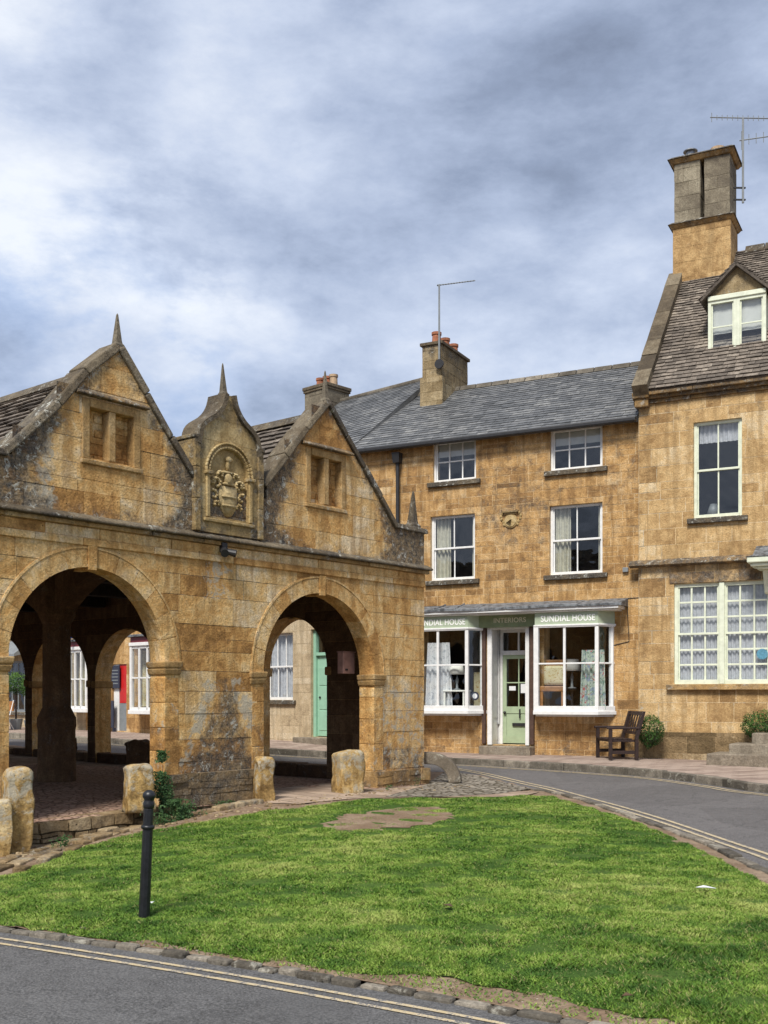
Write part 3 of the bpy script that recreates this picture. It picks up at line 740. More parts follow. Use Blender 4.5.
def grass_blades():
    poly = np.array(grass_poly); rs = np.random.RandomState(3)
    xa, ya = poly.min(0); xb, yb = poly.max(0)
    N = 2600000
    X = rs.uniform(max(xa, -6.5), xb, N); Y = rs.uniform(ya, yb, N)
    # keep what the lens or a step aside can see, thin with distance
    keep = (np.abs(X) < Y * .349 + 1.6)
    X, Y = X[keep], Y[keep]
    keep = rs.uniform(0, 1, len(X)) < np.clip((7.0 / Y) ** 1.3, .22, 1)
    X, Y = X[keep], Y[keep]
    ins = np.zeros(len(X), bool); n = len(poly)
    for i in range(n):
        x1, y1 = poly[i]; x2, y2 = poly[(i + 1) % n]
        if y1 == y2: continue
        c = ((y1 > Y) != (y2 > Y)) & (X < (x2 - x1) * (Y - y1) / (y2 - y1) + x1); ins ^= c
    vg = np.zeros(len(X), bool)
    for i in range(0, len(X), 20000): vg[i:i + 20000] = np.sqrt(((X[i:i + 20000, None] - _k1a[::3, 0]) ** 2 + (Y[i:i + 20000, None] - _k1a[::3, 1]) ** 2).min(1)) < .42
    side_ = np.interp(X, np.array([p.x for p in k1]), np.array([p.y for p in k1])) < Y - .05
    sc = mnoise.noise; vg &= side_ & ~ins & (rs.uniform(0, 1, len(X)) < .13)
    ins |= vg
    X, Y = X[ins], Y[ins]
    def vnoise(x, y, s, seed):
        r = np.random.RandomState(seed).uniform(0, 1, (256, 256)); u = x * s + 100; v = y * s + 100
        i = np.floor(u).astype(int); j = np.floor(v).astype(int); fu = u - i; fv = v - j; fu = fu * fu * (3 - 2 * fu); fv = fv * fv * (3 - 2 * fv)
        q = lambda a, b: r[a % 256, b % 256]
        return (q(i, j) * (1 - fu) + q(i + 1, j) * fu) * (1 - fv) + (q(i, j + 1) * (1 - fu) + q(i + 1, j + 1) * fu) * fv
    n1 = vnoise(X, Y, 1.1, 1) * .5 + vnoise(X, Y, 2.6, 2) * .3 + vnoise(X, Y, 6, 3) * .2
    n2 = vnoise(X, Y, .7, 4) * .5 + vnoise(X, Y, 1.9, 5) * .3 + vnoise(X, Y, 9, 6) * .2
    # worn patch at the top of the green
    bx, by = gp(383, 819, OI)
    d = np.sqrt(((X - bx) / .92) ** 2 + ((Y - by) / 1.0) ** 2) + (n1 - .5) * 1.3
    bare = d < .8
    dens = np.clip(.35 + n1 * 1.3, 0, 1) ; dens *= np.clip((d - .62) / .55, .07, 1)
    k = rs.uniform(0, 1, len(X)) < dens
    X, Y, n1, n2, d = X[k], Y[k], n1[k], n2[k], d[k]
    m = len(X); Z = gv(X, Y) + OI - .004
    for i in range(0, m, 20000): Z[i:i + 20000] += verge_dip(X[i:i + 20000], Y[i:i + 20000])
    # local undulation
    tuft = np.clip((n2 - .66) * 6, 0, 1)
    h = rs.uniform(.009, .023, m) * (.75 + .5 * n1) * (1 + .8 * tuft); h *= np.clip(d - .5, .4, 1)
    a = rs.uniform(0, 2 * np.pi, m); w = rs.uniform(.0025, .0048, m) * (1 + Y / 14) 
    lean = rs.uniform(.5, 1.9, m) * h; b = rs.uniform(0, 2 * np.pi, m)
    V = np.empty((m, 3, 3), np.float32)
    V[:, 0] = np.stack([X - np.cos(a) * w, Y - np.sin(a) * w, Z], 1); V[:, 1] = np.stack([X + np.cos(a) * w, Y + np.sin(a) * w, Z], 1)
    V[:, 2] = np.stack([X + np.cos(b) * lean, Y + np.sin(b) * lean, Z + h], 1)
    me = bpy.data.meshes.new('grass'); me.vertices.add(m * 3); me.loops.add(m * 3); me.polygons.add(m)
    me.vertices.foreach_set('co', V.ravel()); me.loops.foreach_set('vertex_index', np.arange(m * 3, dtype=np.int32))
    me.polygons.foreach_set('loop_start', np.arange(0, m * 3, 3, dtype=np.int32)); me.polygons.foreach_set('loop_total', np.full(m, 3, np.int32))
    me.update(calc_edges=True)
    at = me.color_attributes.new('col', 'FLOAT_COLOR', 'CORNER')
    t = np.clip(.50 + (n1 - .5) * 1.0 + (vnoise(X, Y, .55, 21) - .5) * .10 + (vnoise(X, Y, 4.3, 8) - .5) * .5 + (vnoise(X, Y, 14, 9) - .5) * .5 - tuft * .3 + rs.normal(0, .13, m), 0, 1); dry = (rs.uniform(0, 1, m) < .05 + .40 * np.clip(n2 * 1.4 - .75, 0, 1) * (1 - tuft))
    c = np.ones((m, 3, 4), np.float32); c[:, :, 0] = t[:, None]; c[:, :, 1] = dry[:, None]; c[:, :, 2] = 0
    at.data.foreach_set('color', c.ravel())
    tm = NT('grass_blade'); at_ = tm.n('ShaderNodeAttribute', attribute_name='col'); sp = tm.n('ShaderNodeSeparateColor', {0: at_.outputs['Color']})
    cc = tm.ramp(sp.outputs[0], [(0, (.035, .09, .012)), (.35, (.095, .185, .022)), (.65, (.18, .28, .04)), (1, (.33, .38, .10))])
    cc = tm.mix(sp.outputs[1], cc, (.27, .26, .10))
    tm.bsdf(Base_Color=cc, Roughness=.7, Specular_IOR_Level=.25)
    me.materials.append(tm.m); o = bpy.data.objects.new('grass', me); COL.objects.link(o); tag(o, kind='stuff', label='short green mown grass of the sloping lawn')
    print('blades', m)
grass_blades()
def scatter(name, n, size, mat, poly_fn, seed, label, flat=.6, dz=0.0):
    rnd = random.Random(seed); mb = MB(); k = 0
    while k < n:
        x, y = poly_fn(rnd); z = g(x, y) + OI + float(verge_dip(np.array([x]), np.array([y]))[0]) - .004 + dz; r = size * rnd.uniform(.4, 1.5); k += 1
        mb.ellipsoid((x, y, z), (r, r * rnd.uniform(.6, 1), r * flat), 6, 4, (rnd.random(), 0, 0))
    return tag(mb.build(name, mat, jitter=.006), label, kind='stuff')
def near_kerb(rnd):
    p = k1[rnd.randrange(int(len(k1) * .25), int(len(k1) * .8))]; return p.x + rnd.uniform(-.1, .1), p.y + rnd.uniform(.06, .36)
scatter('pebbles', 900, .010, M['kerbst'], near_kerb, 4, 'small stones and crumbs on the bare verge')
def near_hall(rnd):
    return HALL.w(rnd.uniform(-8, .2), -rnd.uniform(.35, 1.0))[:2]
scatter('rubble_bits', 500, .020, M['rubble'], near_hall, 5, 'loose stone bits at the foot of the hall')

# ------------------------------------------------------------------ market hall
HZ0 = .27                                     # hall floor
hall = thing('market_hall', 'old arcaded market hall of orange stone with steep gables and carved coat of arms', 'market hall', HALL.w(0, 0, 0), HALL.a)
hu = lambda px, py, y=0.0: HALL.uv(px, py, y)
HL = -8.92
a1l, a1r = hu(8, 640)[0], hu(165, 640)[0]; a2l, a2r = hu(263, 660)[0], hu(374, 660)[0]
A1 = ((a1l + a1r) / 2, (a1r - a1l) / 2); A2 = ((a2l + a2r) / 2, (a2r - a2l) / 2)
ZS = 3.26
ARCH = [(A1[0], A1[1], -.3, 3.27 - A1[1]), (A2[0], A2[1], -.3, 3.25 - A2[1])]
g1 = [(-7.62, 4.50), (-6.16, 6.05), (-4.97, 4.60)]
g2 = [(-3.62, 4.72), (-2.37, 6.14), (-.79, 4.45)]
top = [(HL, 4.42), (-7.63, 4.45)] + g1 + [(-4.96, 4.5), (-3.63, 4.5)] + g2 + [(-.78, 4.43), (0, 4.43)]
WZ1 = (-6.78, -5.92, 4.62, 5.3)
r1 = HALL.rect(84, 138, 408, 462); r2 = HALL.rect(307, 344, 455, 505)
def hdark(p):
    """crust along the parapet foot and gable edges, pale bloom low on the piers (stains in the stone itself)"""
    x, z = p[0], p[2]; d = 0; b = 0
    tz = hall_prof.topz(min(0, max(HL, x)))
    if z > 3.86:
        e = tz - z
        d += .50 * max(0, 1 - e / .45) + .42 * max(0, 1 - (z - 3.86) / .30)
        for c, w_ in ((-8.0, 1.1), (-4.8, .75), (-3.75, .75), (-.35, .85)): d += 1.0 * max(0, 1 - abs(x - c) / w_)
        for c, w_, a_ in ((-7.2, .35, .5), (-5.25, .3, .4), (-3.4, .4, .3)): b += a_ * max(0, 1 - abs(x - c) / w_)
        b += .06
    else:
        d += .16 * max(0, 1 - (3.86 - z) / .35)
        tt = (2.0 - z) / 1.3; hw_ = .12 + .62 * max(0, tt)
        e_ = abs(x + 4.42) - hw_ - .10 * mnoise.noise(Vector((x * 4, z * 4, 2)))
        if tt > 0 and -5.5 < x < -3.3:
            if e_ < 0: d += min(.55, .15 - e_ * 1.8)
            b += .75 * max(0, 1 - abs(e_ - .03) / .16)
        if x > -1.25 and z < 2.1: b += .40 * min(1, (2.1 - z) / .2); d += .16 * min(1, (2.1 - z) / .2)
        if 3.0 < z < 3.66 and -5.1 < x < -4.0: b += .50 * (1 - abs(x + 4.55) / .6)
        if x < -7.5 and 2.6 < z < 3.4: b += .2
        if x > -.9 and z > 2.2: d -= .1
        if z < .9: d += .25
        if -5.3 < x < -3.6 and 1.2 < z < 2.0: b += .1
    return d, b
hall_prof = Prof(top, 3.88, [r1, r2], [])
low_prof = Prof([(HL, 3.88), (0, 3.88)], -.45, [], ARCH)
mb = MB(); backing(mb, low_prof, ID, .30, (.45, .0, .1)); ashlar(mb, low_prof, ID, .26, .38, .32, .85, .007, .004, .004, 11, (.2, .9))
backing(mb, hall_prof, ID, .30, (.45, .0, .1)); ashlar(mb, hall_prof, ID, .24, .34, .32, .75, .007, .004, .004, 12, (.2, .9))
mb.build('front_wall', M['hall'], hall, dark=hdark)
# arch rings with keystone
def arch_ring(xc, r, zs, n, parent, mp, mat, w=.30, out=.045, zb=None, seed=1, ring2=True, dep=.30):
    rnd = random.Random(seed); mb = MB(); md = MB()
    for i in range(n):
        kh = .06 / r; hn = n // 2; key = (i == hn); seg = (math.pi / 2 - kh) / hn; tv = rnd.uniform(.3, .7)
        if i < hn: a0, a1 = seg * i, seg * (i + 1)
        elif key: a0, a1 = math.pi / 2 - kh, math.pi / 2 + kh
        else: a0, a1 = math.pi / 2 + kh + seg * (i - hn - 1), math.pi / 2 + kh + seg * (i - hn)
        ww = w + (.04 if key else rnd.uniform(-.012, .012)); oo = out + (.02 if key else 0); sub = 4; gpa = .006 / r
        a0 += gpa; a1 -= gpa
        for k in range(sub):
            b0 = a0 + (a1 - a0) * k / sub; b1 = a0 + (a1 - a0) * (k + 1) / sub
            def pt(rr, b, y): return mp(xc - rr * math.cos(b), y, zs + rr * math.sin(b))
            ri = r - .004 - (.03 if key else 0); ro = r + ww
            p = [pt(ri, b0, dep), pt(ri, b1, dep), pt(ri, b1, -oo), pt(ri, b0, -oo), pt(ro, b0, .02), pt(ro, b1, .02), pt(ro, b1, -oo), pt(ro, b0, -oo)]
            mb.poly([p[3], p[2], p[6], p[7]], (tv, .05, .1)); mb.poly([p[0], p[1], p[2], p[3]], (tv, .1, 0)); mb.poly([p[7], p[6], p[5], p[4]], (tv, .1, 0))
            if k == 0: mb.poly([p[0], p[3], p[7], p[4]], (tv, .1, 0))
            if k == sub - 1: mb.poly([p[1], p[5], p[6], p[2]], (tv, .1, 0))
    # thin roll moulding outside and inside edge
    for rr, th, o2 in ((r + w + .0, .028, out + .008),):
        m = 40
        for i in range(m):
            b0 = math.pi * i / m; b1 = math.pi * (i + 1) / m
            q = lambda r_, b, y: mp(xc - r_ * math.cos(b), y, zs + r_ * math.sin(b))
            md.poly([q(rr, b0, -o2), q(rr, b1, -o2), q(rr + th, b1, -o2 * .8), q(rr + th, b0, -o2 * .8)], (.6, .18, .05))
            md.poly([q(rr + th, b0, -o2 * .8), q(rr + th, b1, -o2 * .8), q(rr + th, b1, .02), q(rr + th, b0, .02)], (.5, .2, 0))
            md.poly([q(rr, b0, -out * .5), q(rr, b1, -out * .5), q(rr, b1, -o2), q(rr, b0, -o2)], (.5, .2, 0))
    o = mb.build('arch', mat, parent)
    if ring2: md.build('arch_moulding', mat, o)
    return o
for i, (xc, r, zb, zs) in enumerate(ARCH):
    a = arch_ring(xc, r, zs, 13, hall, ID, M['hall'], .22, .008, seed=4 + i)
    # jamb shafts and imposts
    for s_ in (-1, 1):
        m_ = MB(); rnd = random.Random(30 + i * 2 + s_); z = -.3
        xi = xc + s_ * (r - .012); xo = xc + s_ * (r + .22)
        while z < zs - .22:
            h = min(rnd.uniform(.28, .5), zs - .2 - z); m_.box(min(xi, xo), max(xi, xo), -.007, .30, z + .003, z + h - .003, (rnd.uniform(.2, .8), rnd.uniform(0, .25), rnd.uniform(.05, .3))); z += h
        m_.build('jamb', M['hall'], hall, bevel=.008)
        m_ = MB(); e_ = [(r - .06, r + .27, -.055), (r - .045, r + .26, -.045), (r - .02, r + .252, -.02)]; zz_ = [zs + .01, zs - .08, zs - .17]
        q_ = []
        for (ri_, ro_, yf), z_ in zip(e_, zz_):
            xi, xo = xc + s_ * ri_, xc + s_ * ro_; a_, b_ = min(xi, xo), max(xi, xo); q_.append([(a_, yf, z_), (b_, yf, z_), (b_, .33, z_), (a_, .33, z_)])
        m_.hexa(q_[1] + q_[0], (.5, .15, .15)); m_.hexa(q_[2] + [(p_[0], p_[1], p_[2] - .001) for p_ in q_[1]], (.5, .15, .15)); m_.build('impost', M['hall_trim'], hall, bevel=.02, jitter=.015)
# pier plinths
for (xa, xb, zt_, pr) in ((a1r + .02, a2l - .02, .70, .10), (a2r - .02, .06, .52, .07), (HL - .05, a1l - .28, .6, .08)):
    pf = Prof([(xa, zt_), (xb, zt_)], -.5); mb = MB(); mp_ = lambda x, y, z, q=pr: (x, y - q, z)
    backing(mb, pf, mp_, .3); ashlar(mb, pf, mp_, .07, .15, .10, .3, .010, .012, .014, 21, (.1, .7))
    mb.build('plinth', M['rubble'] if xb < -1 else M['hall_trim'], hall, dark=lambda p: (.30, .10), jitter=.02)
# rubble edge of the floor under the left arch, floor, threshold
mb = MB(); pf = Prof([(a1l - .05, HZ0 - .02), (a1r + .05, HZ0 + .02)], -.5); mp_ = lambda x, y, z: (x, y - .16, z)
backing(mb, pf, mp_, .3); ashlar(mb, pf, mp_, .07, .15, .09, .26, .018, .03, .03, 31, (.1, 1))
mb.build('floor_edge', M['rubble'], hall, dark=lambda p: (.12, .12), jitter=.04)
mb = MB(); nx, ny = 20, 32
for i in range(nx):
    for j in range(ny):
        x0 = HL + .1 + (8.72) * i / nx; x1 = HL + .1 + 8.72 * (i + 1) / nx; y0 = -.15 + 15.4 * j / ny; y1 = -.15 + 15.4 * (j + 1) / ny
        zf = lambda x, y: HZ0 + .10 * math.exp(-((x + 5) / 2.2) ** 2) * min(1, max(0, (y - .3) / 2.5)) + .015 * mnoise.noise(Vector((x * 1.3, y * 1.3, 0)))
        mb.poly([(x0, y0, zf(x0, y0)), (x1, y0, zf(x1, y0)), (x1, y1, zf(x1, y1)), (x0, y1, zf(x0, y1))])
mb.build('floor', M['hfloor'], hall)
mb = MB()
for i in range(7):
    x0 = a2l - .1 + i * .36; mb.box(x0, x0 + .345, -.30, .16, .05, HZ0 - .005 + .008 * (i % 3), (.3 + .09 * i, .05, .1))
mb.build('threshold', M['rubble'], hall, bevel=.012)
# side walls and back wall (arcades), inner faces
HD = 15.4
def side(nm, x_out, sgn, arches, seed, px_=None):
    mp_ = (lambda a, y, z: (x_out - sgn * y, a, z))
    pf = Prof([(.02, 4.35), (HD, 4.35)], -.3, [], arches); mb = MB(); backing(mb, pf, mp_, .40)
    ashlar(mb, pf, mp_, .25, .4, .4, .8, .012, .008, .004, seed)
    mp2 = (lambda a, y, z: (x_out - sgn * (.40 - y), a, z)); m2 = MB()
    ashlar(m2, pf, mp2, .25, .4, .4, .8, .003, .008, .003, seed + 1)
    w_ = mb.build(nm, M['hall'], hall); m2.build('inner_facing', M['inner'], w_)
    for (c, r, z0, zs) in arches:
        o = arch_ring(c, r, zs, 9, hall, mp_, M['hall'], .10, .012, seed=int(c * 10) + seed, ring2=False, dep=.40)
        for s_ in (-1, 1):
            ml = MB(); xi, xo = c + s_ * (r - .04), c + s_ * (r + .11)
            ml.box(min(xi, xo), max(xi, xo), -.04, .43, zs - .14, zs + .01, (.4, .1, .1), mp_)
            ml.build('impost', M['hall_trim'], hall, bevel=.02)
sa = [(2.75, .92, -.3, 3.14 - .92), (5.05, 1.0, -.3, 3.12 - 1.0), (7.50, 1.09, -.3, 3.12 - 1.09), (9.92, 1.07, -.3, 3.12 - 1.07), (12.3, 1.04, -.3, 3.12 - 1.04)]
side('side_wall', 0.0, 1, sa, 41); side('side_wall', HL, -1, [(c, .95, -.3, 2.17) for c in (2.3, 4.95, 7.6, 10.2, 12.9)], 51)
pf = Prof([(HL, 4.4), (0, 4.4)], -.3, [], [(-6.6, 1.1, -.3, 2.1), (-2.4, 1.1, -.3, 2.1)]); mb = MB(); backing(mb, pf, lambda x, y, z: (x, HD - y, z), .5); mb.build('back_wall', M['hall'], hall)
# low sill walls between the side piers
for (c, r, z0, zs) in sa:
    mb = MB(); rnd = random.Random(int(c)); x = c - r
    while x < c + r - .05:
        l = min(rnd.uniform(.4, .8), c + r - x); mb.box(-.38 + rnd.uniform(-.02, .02), -.03, x + .005, x + l - .005, 0, HZ0 + .24 + rnd.uniform(-.012, .012), (rnd.random(), .2, .1)); x += l
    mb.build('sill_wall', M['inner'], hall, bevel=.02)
# ceiling, beams, centre pillars
MB().box(HL + .4, -.4, .5, HD - .3, 3.86, 3.92).build('ceiling', M['timber'], hall)
for y in (1.9, 3.9, 6.0, 8.2, 10.3, 12.4):
    MB().box(HL + .5, -.5, y - .13, y + .13, 3.58, 3.86).build('beam', M['timber'], hall, bevel=.015)
mb = MB()
for k in range(30): x = HL + .6 + k * .28; mb.box(x, x + .08, .55, HD - .4, 3.78, 3.86)
mb.build('joists', M['timber'], hall)
for y in (3.95, 8.2, 12.4):
    xp = -4.42; m_ = MB(); rnd = random.Random(int(y))
    prof = [(.31, HZ0), (.30, HZ0 + .9), (.315, HZ0 + .98), (.31, HZ0 + 1.1), (.23, HZ0 + 1.26), (.225, 2.85), (.30, 3.0), (.30, 3.6)]
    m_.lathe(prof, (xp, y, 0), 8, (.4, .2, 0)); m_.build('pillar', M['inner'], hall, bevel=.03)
mb = MB()
for y0, y1 in ((.5, 3.95), (3.95, 8.2), (8.2, 12.4)):      # longitudinal arched braces on the pillars
    n = 12; L_ = y1 - y0
    for i in range(n):
        ta, tb = i / n, (i + 1) / n
        za = 3.6 - .0 - .75 * abs(2 * ta - 1) ** 2.2; zb = 3.6 - .75 * abs(2 * tb - 1) ** 2.2
        mb.hexa([(-4.6, y0 + L_ * ta, za), (-4.24, y0 + L_ * ta, za), (-4.24, y0 + L_ * tb, zb), (-4.6, y0 + L_ * tb, zb), (-4.6, y0 + L_ * ta, 3.87), (-4.24, y0 + L_ * ta, 3.87), (-4.24, y0 + L_ * tb, 3.87), (-4.6, y0 + L_ * tb, 3.87)], (.4, .2, 0))
mb.build('arcade_spandrel', M['inner'], hall)
# string course, frieze band
def band(nm, x0, x1, z0, z1, out, mat, seed, dk=0, lmin=.6, lmax=1.2, slope=0.0, bev=.01, jit=0.0):
    rnd = random.Random(seed); m_ = MB(); x = x0
    while x < x1 - .01:
        l = rnd.uniform(lmin, lmax); e = min(x + l, x1); o_ = out + rnd.uniform(-.004, .004)
        p = [(x + .003, -o_, z0), (e - .003, -o_, z0), (e - .003, .01, z0), (x + .003, .01, z0), (x + .003, -o_, z1 - slope), (e - .003, -o_, z1 - slope), (e - .003, .01, z1), (x + .003, .01, z1)]
        m_.hexa(p, (rnd.uniform(.2, .9), dk + rnd.uniform(-.08, .08), .08)); x = e
    return m_.build(nm, mat, hall, bevel=bev, jitter=jit)
band('frieze_band', HL, .0, 3.52, 3.61, .035, M['hall'], 1, .02)
band('string_course', HL, .02, 3.61, 3.74, .02, M['hall'], 3, .02)
band('cornice', HL, .08, 3.745, 3.80, .06, M['hall_trim'], 2, .25)
band('weathered_ledge', HL, .10, 3.80, 3.90, .13, M['coping'], 5, .15, slope=.07, bev=.012, jit=.012)
# raised frieze over the piers
# gable windows
def blind_window(rc):
    x0, x1, z0, z1 = rc; f = MB(); w = .075
    f.box(x0 - .03, x0 + w, -.018, .16, z0 - .02, z1 + .05, (.6, .1, .1)); f.box(x1 - w, x1 + .03, -.018, .16, z0 - .02, z1 + .05, (.5, .1, .1))
    f.box(x0 + w, x1 - w, -.03, .16, z1 - w + .02, z1 + .05, (.55, .1, .1)); xm = (x0 + x1) / 2
    f.box(xm - .05, xm + .05, -.02, .16, z0, z1 - w + .02, (.65, .1, 0)); f.box(x0 - .05, x1 + .05, -.035, .16, z0 - .08, z0 - .02, (.6, .1, .35))
    o = f.build('window', M['hall_trim'], hall, bevel=.012)
    inf = MB(); pf = Prof([(x0 + .02, z1), (x1 - .02, z1)], z0 - .02); mp_ = lambda x, y, z: (x, y + .13, z); backing(inf, pf, mp_, .1); ashlar(inf, pf, mp_, .08, .15, .12, .3, .01, .01, .008, int(x0 * 9), (.1, .5))
    inf.build('infill', M['hall'], o, dark=lambda p: (.18, 0))
    hd = MB(); hd.hexa([(x0 - .13, -.10, z1 + .07), (x1 + .13, -.10, z1 + .07), (x1 + .13, .01, z1 + .07), (x0 - .13, .01, z1 + .07), (x0 - .13, -.09, z1 + .10), (x1 + .13, -.09, z1 + .10), (x1 + .10, .01, z1 + .15), (x0 - .10, .01, z1 + .15)], (.4, .5, .1))
    hd.build('hood', M['hall_trim'], o, bevel=.015, jitter=.02)
blind_window(r1); blind_window(r2)
# copings
def coping(pts, w0=-.055, w1=.32, th=.085, side_=.0, name='coping', seed=1, par=hall, mat=None, mp=ID):
    rnd = random.Random(seed); m_ = MB()
    for (xa, za), (xb, zb) in zip(pts, pts[1:]):
        L_ = math.hypot(xb - xa, zb - za); n = max(1, int(L_ / .55)); dx, dz = (xb - xa) / L_, (zb - za) / L_; nx_, nz_ = -dz, dx
        for k in range(n):
            s0 = L_ * k / n + .003; s1 = L_ * (k + 1) / n - .003; t0 = -.02; t1 = th + rnd.uniform(-.01, .01)
            P = lambda s_, t_, y: mp(xa + dx * s_ + nx_ * t_, y, za + dz * s_ + nz_ * t_)
            s0 -= .001
            m_.hexa([P(s0, t0, w0), P(s1, t0, w0), P(s1, t0, w1), P(s0, t0, w1), P(s0, t1, w0 + .02), P(s1, t1, w0 + .02), P(s1, t1, w1), P(s0, t1, w1)], (rnd.random(), rnd.uniform(.0, .3), .1))
    return m_.build(name, mat or M['coping'], par, bevel=.02, jitter=.02)
coping([(-7.72, 4.42), (-7.0, 5.14), (-6.62, 5.60), (-6.16, 6.0)], seed=1); coping([(-6.16, 6.0), (-4.96, 4.56)], seed=2)
coping([(-3.68, 4.66), (-2.37, 6.1)], seed=3); coping([(-2.37, 6.1), (-.76, 4.42)], seed=4)
coping([(-.80, 4.44), (.06, 4.44)], seed=5, th=.07); coping([(HL - .05, 4.4), (-7.7, 4.44)], seed=6, th=.07)
def finial(x, z, h, w, y=.12, mat='coping'):
    m_ = MB(); m_.lathe([(w * 1.0, 0), (w * 1.0, h * .1), (w * .72, h * .16), (w * .66, h * .22), (w * .16, h * .95), (w * .05, h)], (x, y, z), 4, (.4, .2, .1))
    return m_.build('finial', M[mat], hall, bevel=.012, jitter=.02)
finial(-6.09, 6.04, .46, .095, mat='chimdark'); finial(-2.28, 6.14, .50, .085, mat='chimdark'); finial(-.14, 4.5, .62, .14)
# hall roofs
def hroof(xr, zr, xe, ze, sg, seed):
    """one slope from ridge xr to eave xe"""
    L_ = math.hypot(xr - xe, zr - ze); dx, dz = (xr - xe) / L_, (zr - ze) / L_
    nx_, nz_ = (-dz, dx) if dx > 0 else (dz, -dx)
    def mp_(a, v, h): return (xe + dx * v + nx_ * h, a, ze + dz * v + nz_ * h)
    m_ = MB(); m_.poly([mp_(.3, 0, 0), mp_(HD, 0, 0), mp_(HD, L_, 0), mp_(.3, L_, 0)])
    m_.poly([mp_(.3, 0, -.08), mp_(HD, 0, -.08), mp_(HD, L_, -.08), mp_(.3, L_, -.08)])
    rl = [(.37, 0), (HD, 0), (HD, L_), (.37, L_)]
    slates(m_, rl, mp_, .15, .11, .16, .38, .020, seed, .014)
    return m_.build('roof', M['stslate'], hall)
hroof(-6.16, 5.80, -7.72, 4.30, -1, 61); hroof(-6.16, 5.80, -4.95, 4.42, 1, 62); hroof(-2.37, 5.95, -3.70, 4.52, -1, 63); hroof(-2.37, 5.95, -.80, 4.28, 1, 64)
MB().box(-5.0, -3.66, .32, HD, 4.34, 4.44).box(HL - .05, -7.68, .32, HD, 4.18, 4.30).box(-.85, .05, .32, HD, 4.18, 4.28).build('valley', M['lead'], hall)
for xr, zr in ((-6.16, 5.80), (-2.37, 5.95)):
    mb = MB(); rnd = random.Random(3); y = .34
    while y < HD: mb.hexa([(xr - .17, y, zr - .08), (xr + .17, y, zr - .08), (xr + .17, y + .47, zr - .08), (xr - .17, y + .47, zr - .08), (xr - .02, y, zr + .07), (xr + .02, y, zr + .07), (xr + .02, y + .47, zr + .07), (xr - .02, y + .47, zr + .07)], (rnd.random(), .2, .1)); y += .472
    mb.build('ridge_tiles', M['coping'], hall, bevel=.01)
# centre panel with the coat of arms
CXP = -4.37
def ogee():
    P = [(-.53, 3.9), (-.53, 5.05), (-.50, 5.22), (-.45, 5.31), (-.36, 5.38), (-.25, 5.45), (-.15, 5.55), (-.08, 5.67), (-.045, 5.80)]
    P = P[:2] + [(v.x, v.y) for v in catmull([Vector(p) for p in P[1:]], .045)][1:]
    return P + [(-x, z) for x, z in reversed(P)]
og = ogee(); mb = MB()
yo = -.035
# slab with arched recess: strips
npts = [(x + CXP, z) for x, z in og]
topo = sorted({(round(x, 4), z) for x, z in npts if z > 5.0})
ts = [(CXP - .53, 5.05)] + [p for p in topo if abs(p[0] - CXP) < .529] + [(CXP + .53, 5.05)]
pn = Prof(ts, 3.9, [], [(CXP, .34, 4.12, 4.72)])
backing(mb, pn, lambda x, y, z: (x, y + yo, z), .30); ashlar(mb, pn, lambda x, y, z: (x, y + yo, z), .25, .4, .4, .9, .006, .006, .003, 71, (.3, .8))
panel = mb.build('coat_of_arms_panel', M['carved'], hall, dark=lambda p: (.42 * max(0, 1 - (5.75 - p[2]) / .7) + .5 * max(0, (abs(p[0] - CXP) - .38) / .2) + .3 * max(0, 1 - (p[2] - 3.9) / .3), .06))
MB().box(CXP - .36, CXP + .36, yo + .045, .2, 4.08, 5.1).build('recess', M['carved'], panel)
m_ = MB()
for k in range(24):
    b0, b1 = math.pi * k / 24, math.pi * (k + 1) / 24
    for rr, yy in ((.345, -.03), (.40, -.04)):
        q = lambda r_, b, y: (CXP - r_ * math.cos(b), y + yo, 4.72 + r_ * math.sin(b))
        m_.hexa([q(rr, b0, yy), q(rr, b1, yy), q(rr, b1, .05), q(rr, b0, .05), q(rr + .03, b0, yy), q(rr + .03, b1, yy), q(rr + .03, b1, .05), q(rr + .03, b0, .05)], (.6, .12, .1))
for s_ in (-1, 1):
    x = CXP + s_ * .385; m_.box(x - .03, x + .03, yo - .035, yo + .05, 4.1, 4.72, (.6, .1, .1)); m_.box(x - .06, x + .07, yo - .06, yo + .05, 4.67, 4.72, (.5, .3, .1))
m_.box(CXP - .46, CXP + .46, yo - .04, yo + .05, 4.04, 4.09, (.5, .2, .2))
m_.build('niche_moulding', M['carved'], panel, bevel=.012)
# relief
m_ = MB(); yr = yo + .055; rnd = random.Random(9)
sh = [(-.15, .20), (.15, .20), (.165, .05), (.13, -.10), (.06, -.19), (0, -.21), (-.06, -.19), (-.13, -.10), (-.165, .05)]
m_.prism([(CXP + x, yr, 4.36 + z) for x, z in sh], (0, -.075, 0), (.85, 0, .15)); m_.ellipsoid((CXP, yr - .06, 4.36), (.12, .05, .15), col=(.85, 0, .1))
for z in (4.30, 4.42): m_.box(CXP - .12, CXP + .12, yr - .12, yr - .06, z - .015, z + .015, (.9, 0, 0))
m_.ellipsoid((CXP, yr - .05, 4.66), (.075, .09, .085), col=(.8, .05, .1)); m_.box(CXP - .09, CXP + .09, yr - .10, yr, 4.58, 4.61, (.8, 0, 0))
m_.box(CXP - .10, CXP + .10, yr - .09, yr, 4.735, 4.765, (.8, .05, 0)); m_.ellipsoid((CXP, yr - .05, 4.84), (.035, .05, .07)); m_.ellipsoid((CXP + .01, yr - .06, 4.93), (.055, .05, .045), col=(.8, 0, .3)); m_.ellipsoid((CXP + .06, yr - .06, 4.93), (.03, .03, .025))
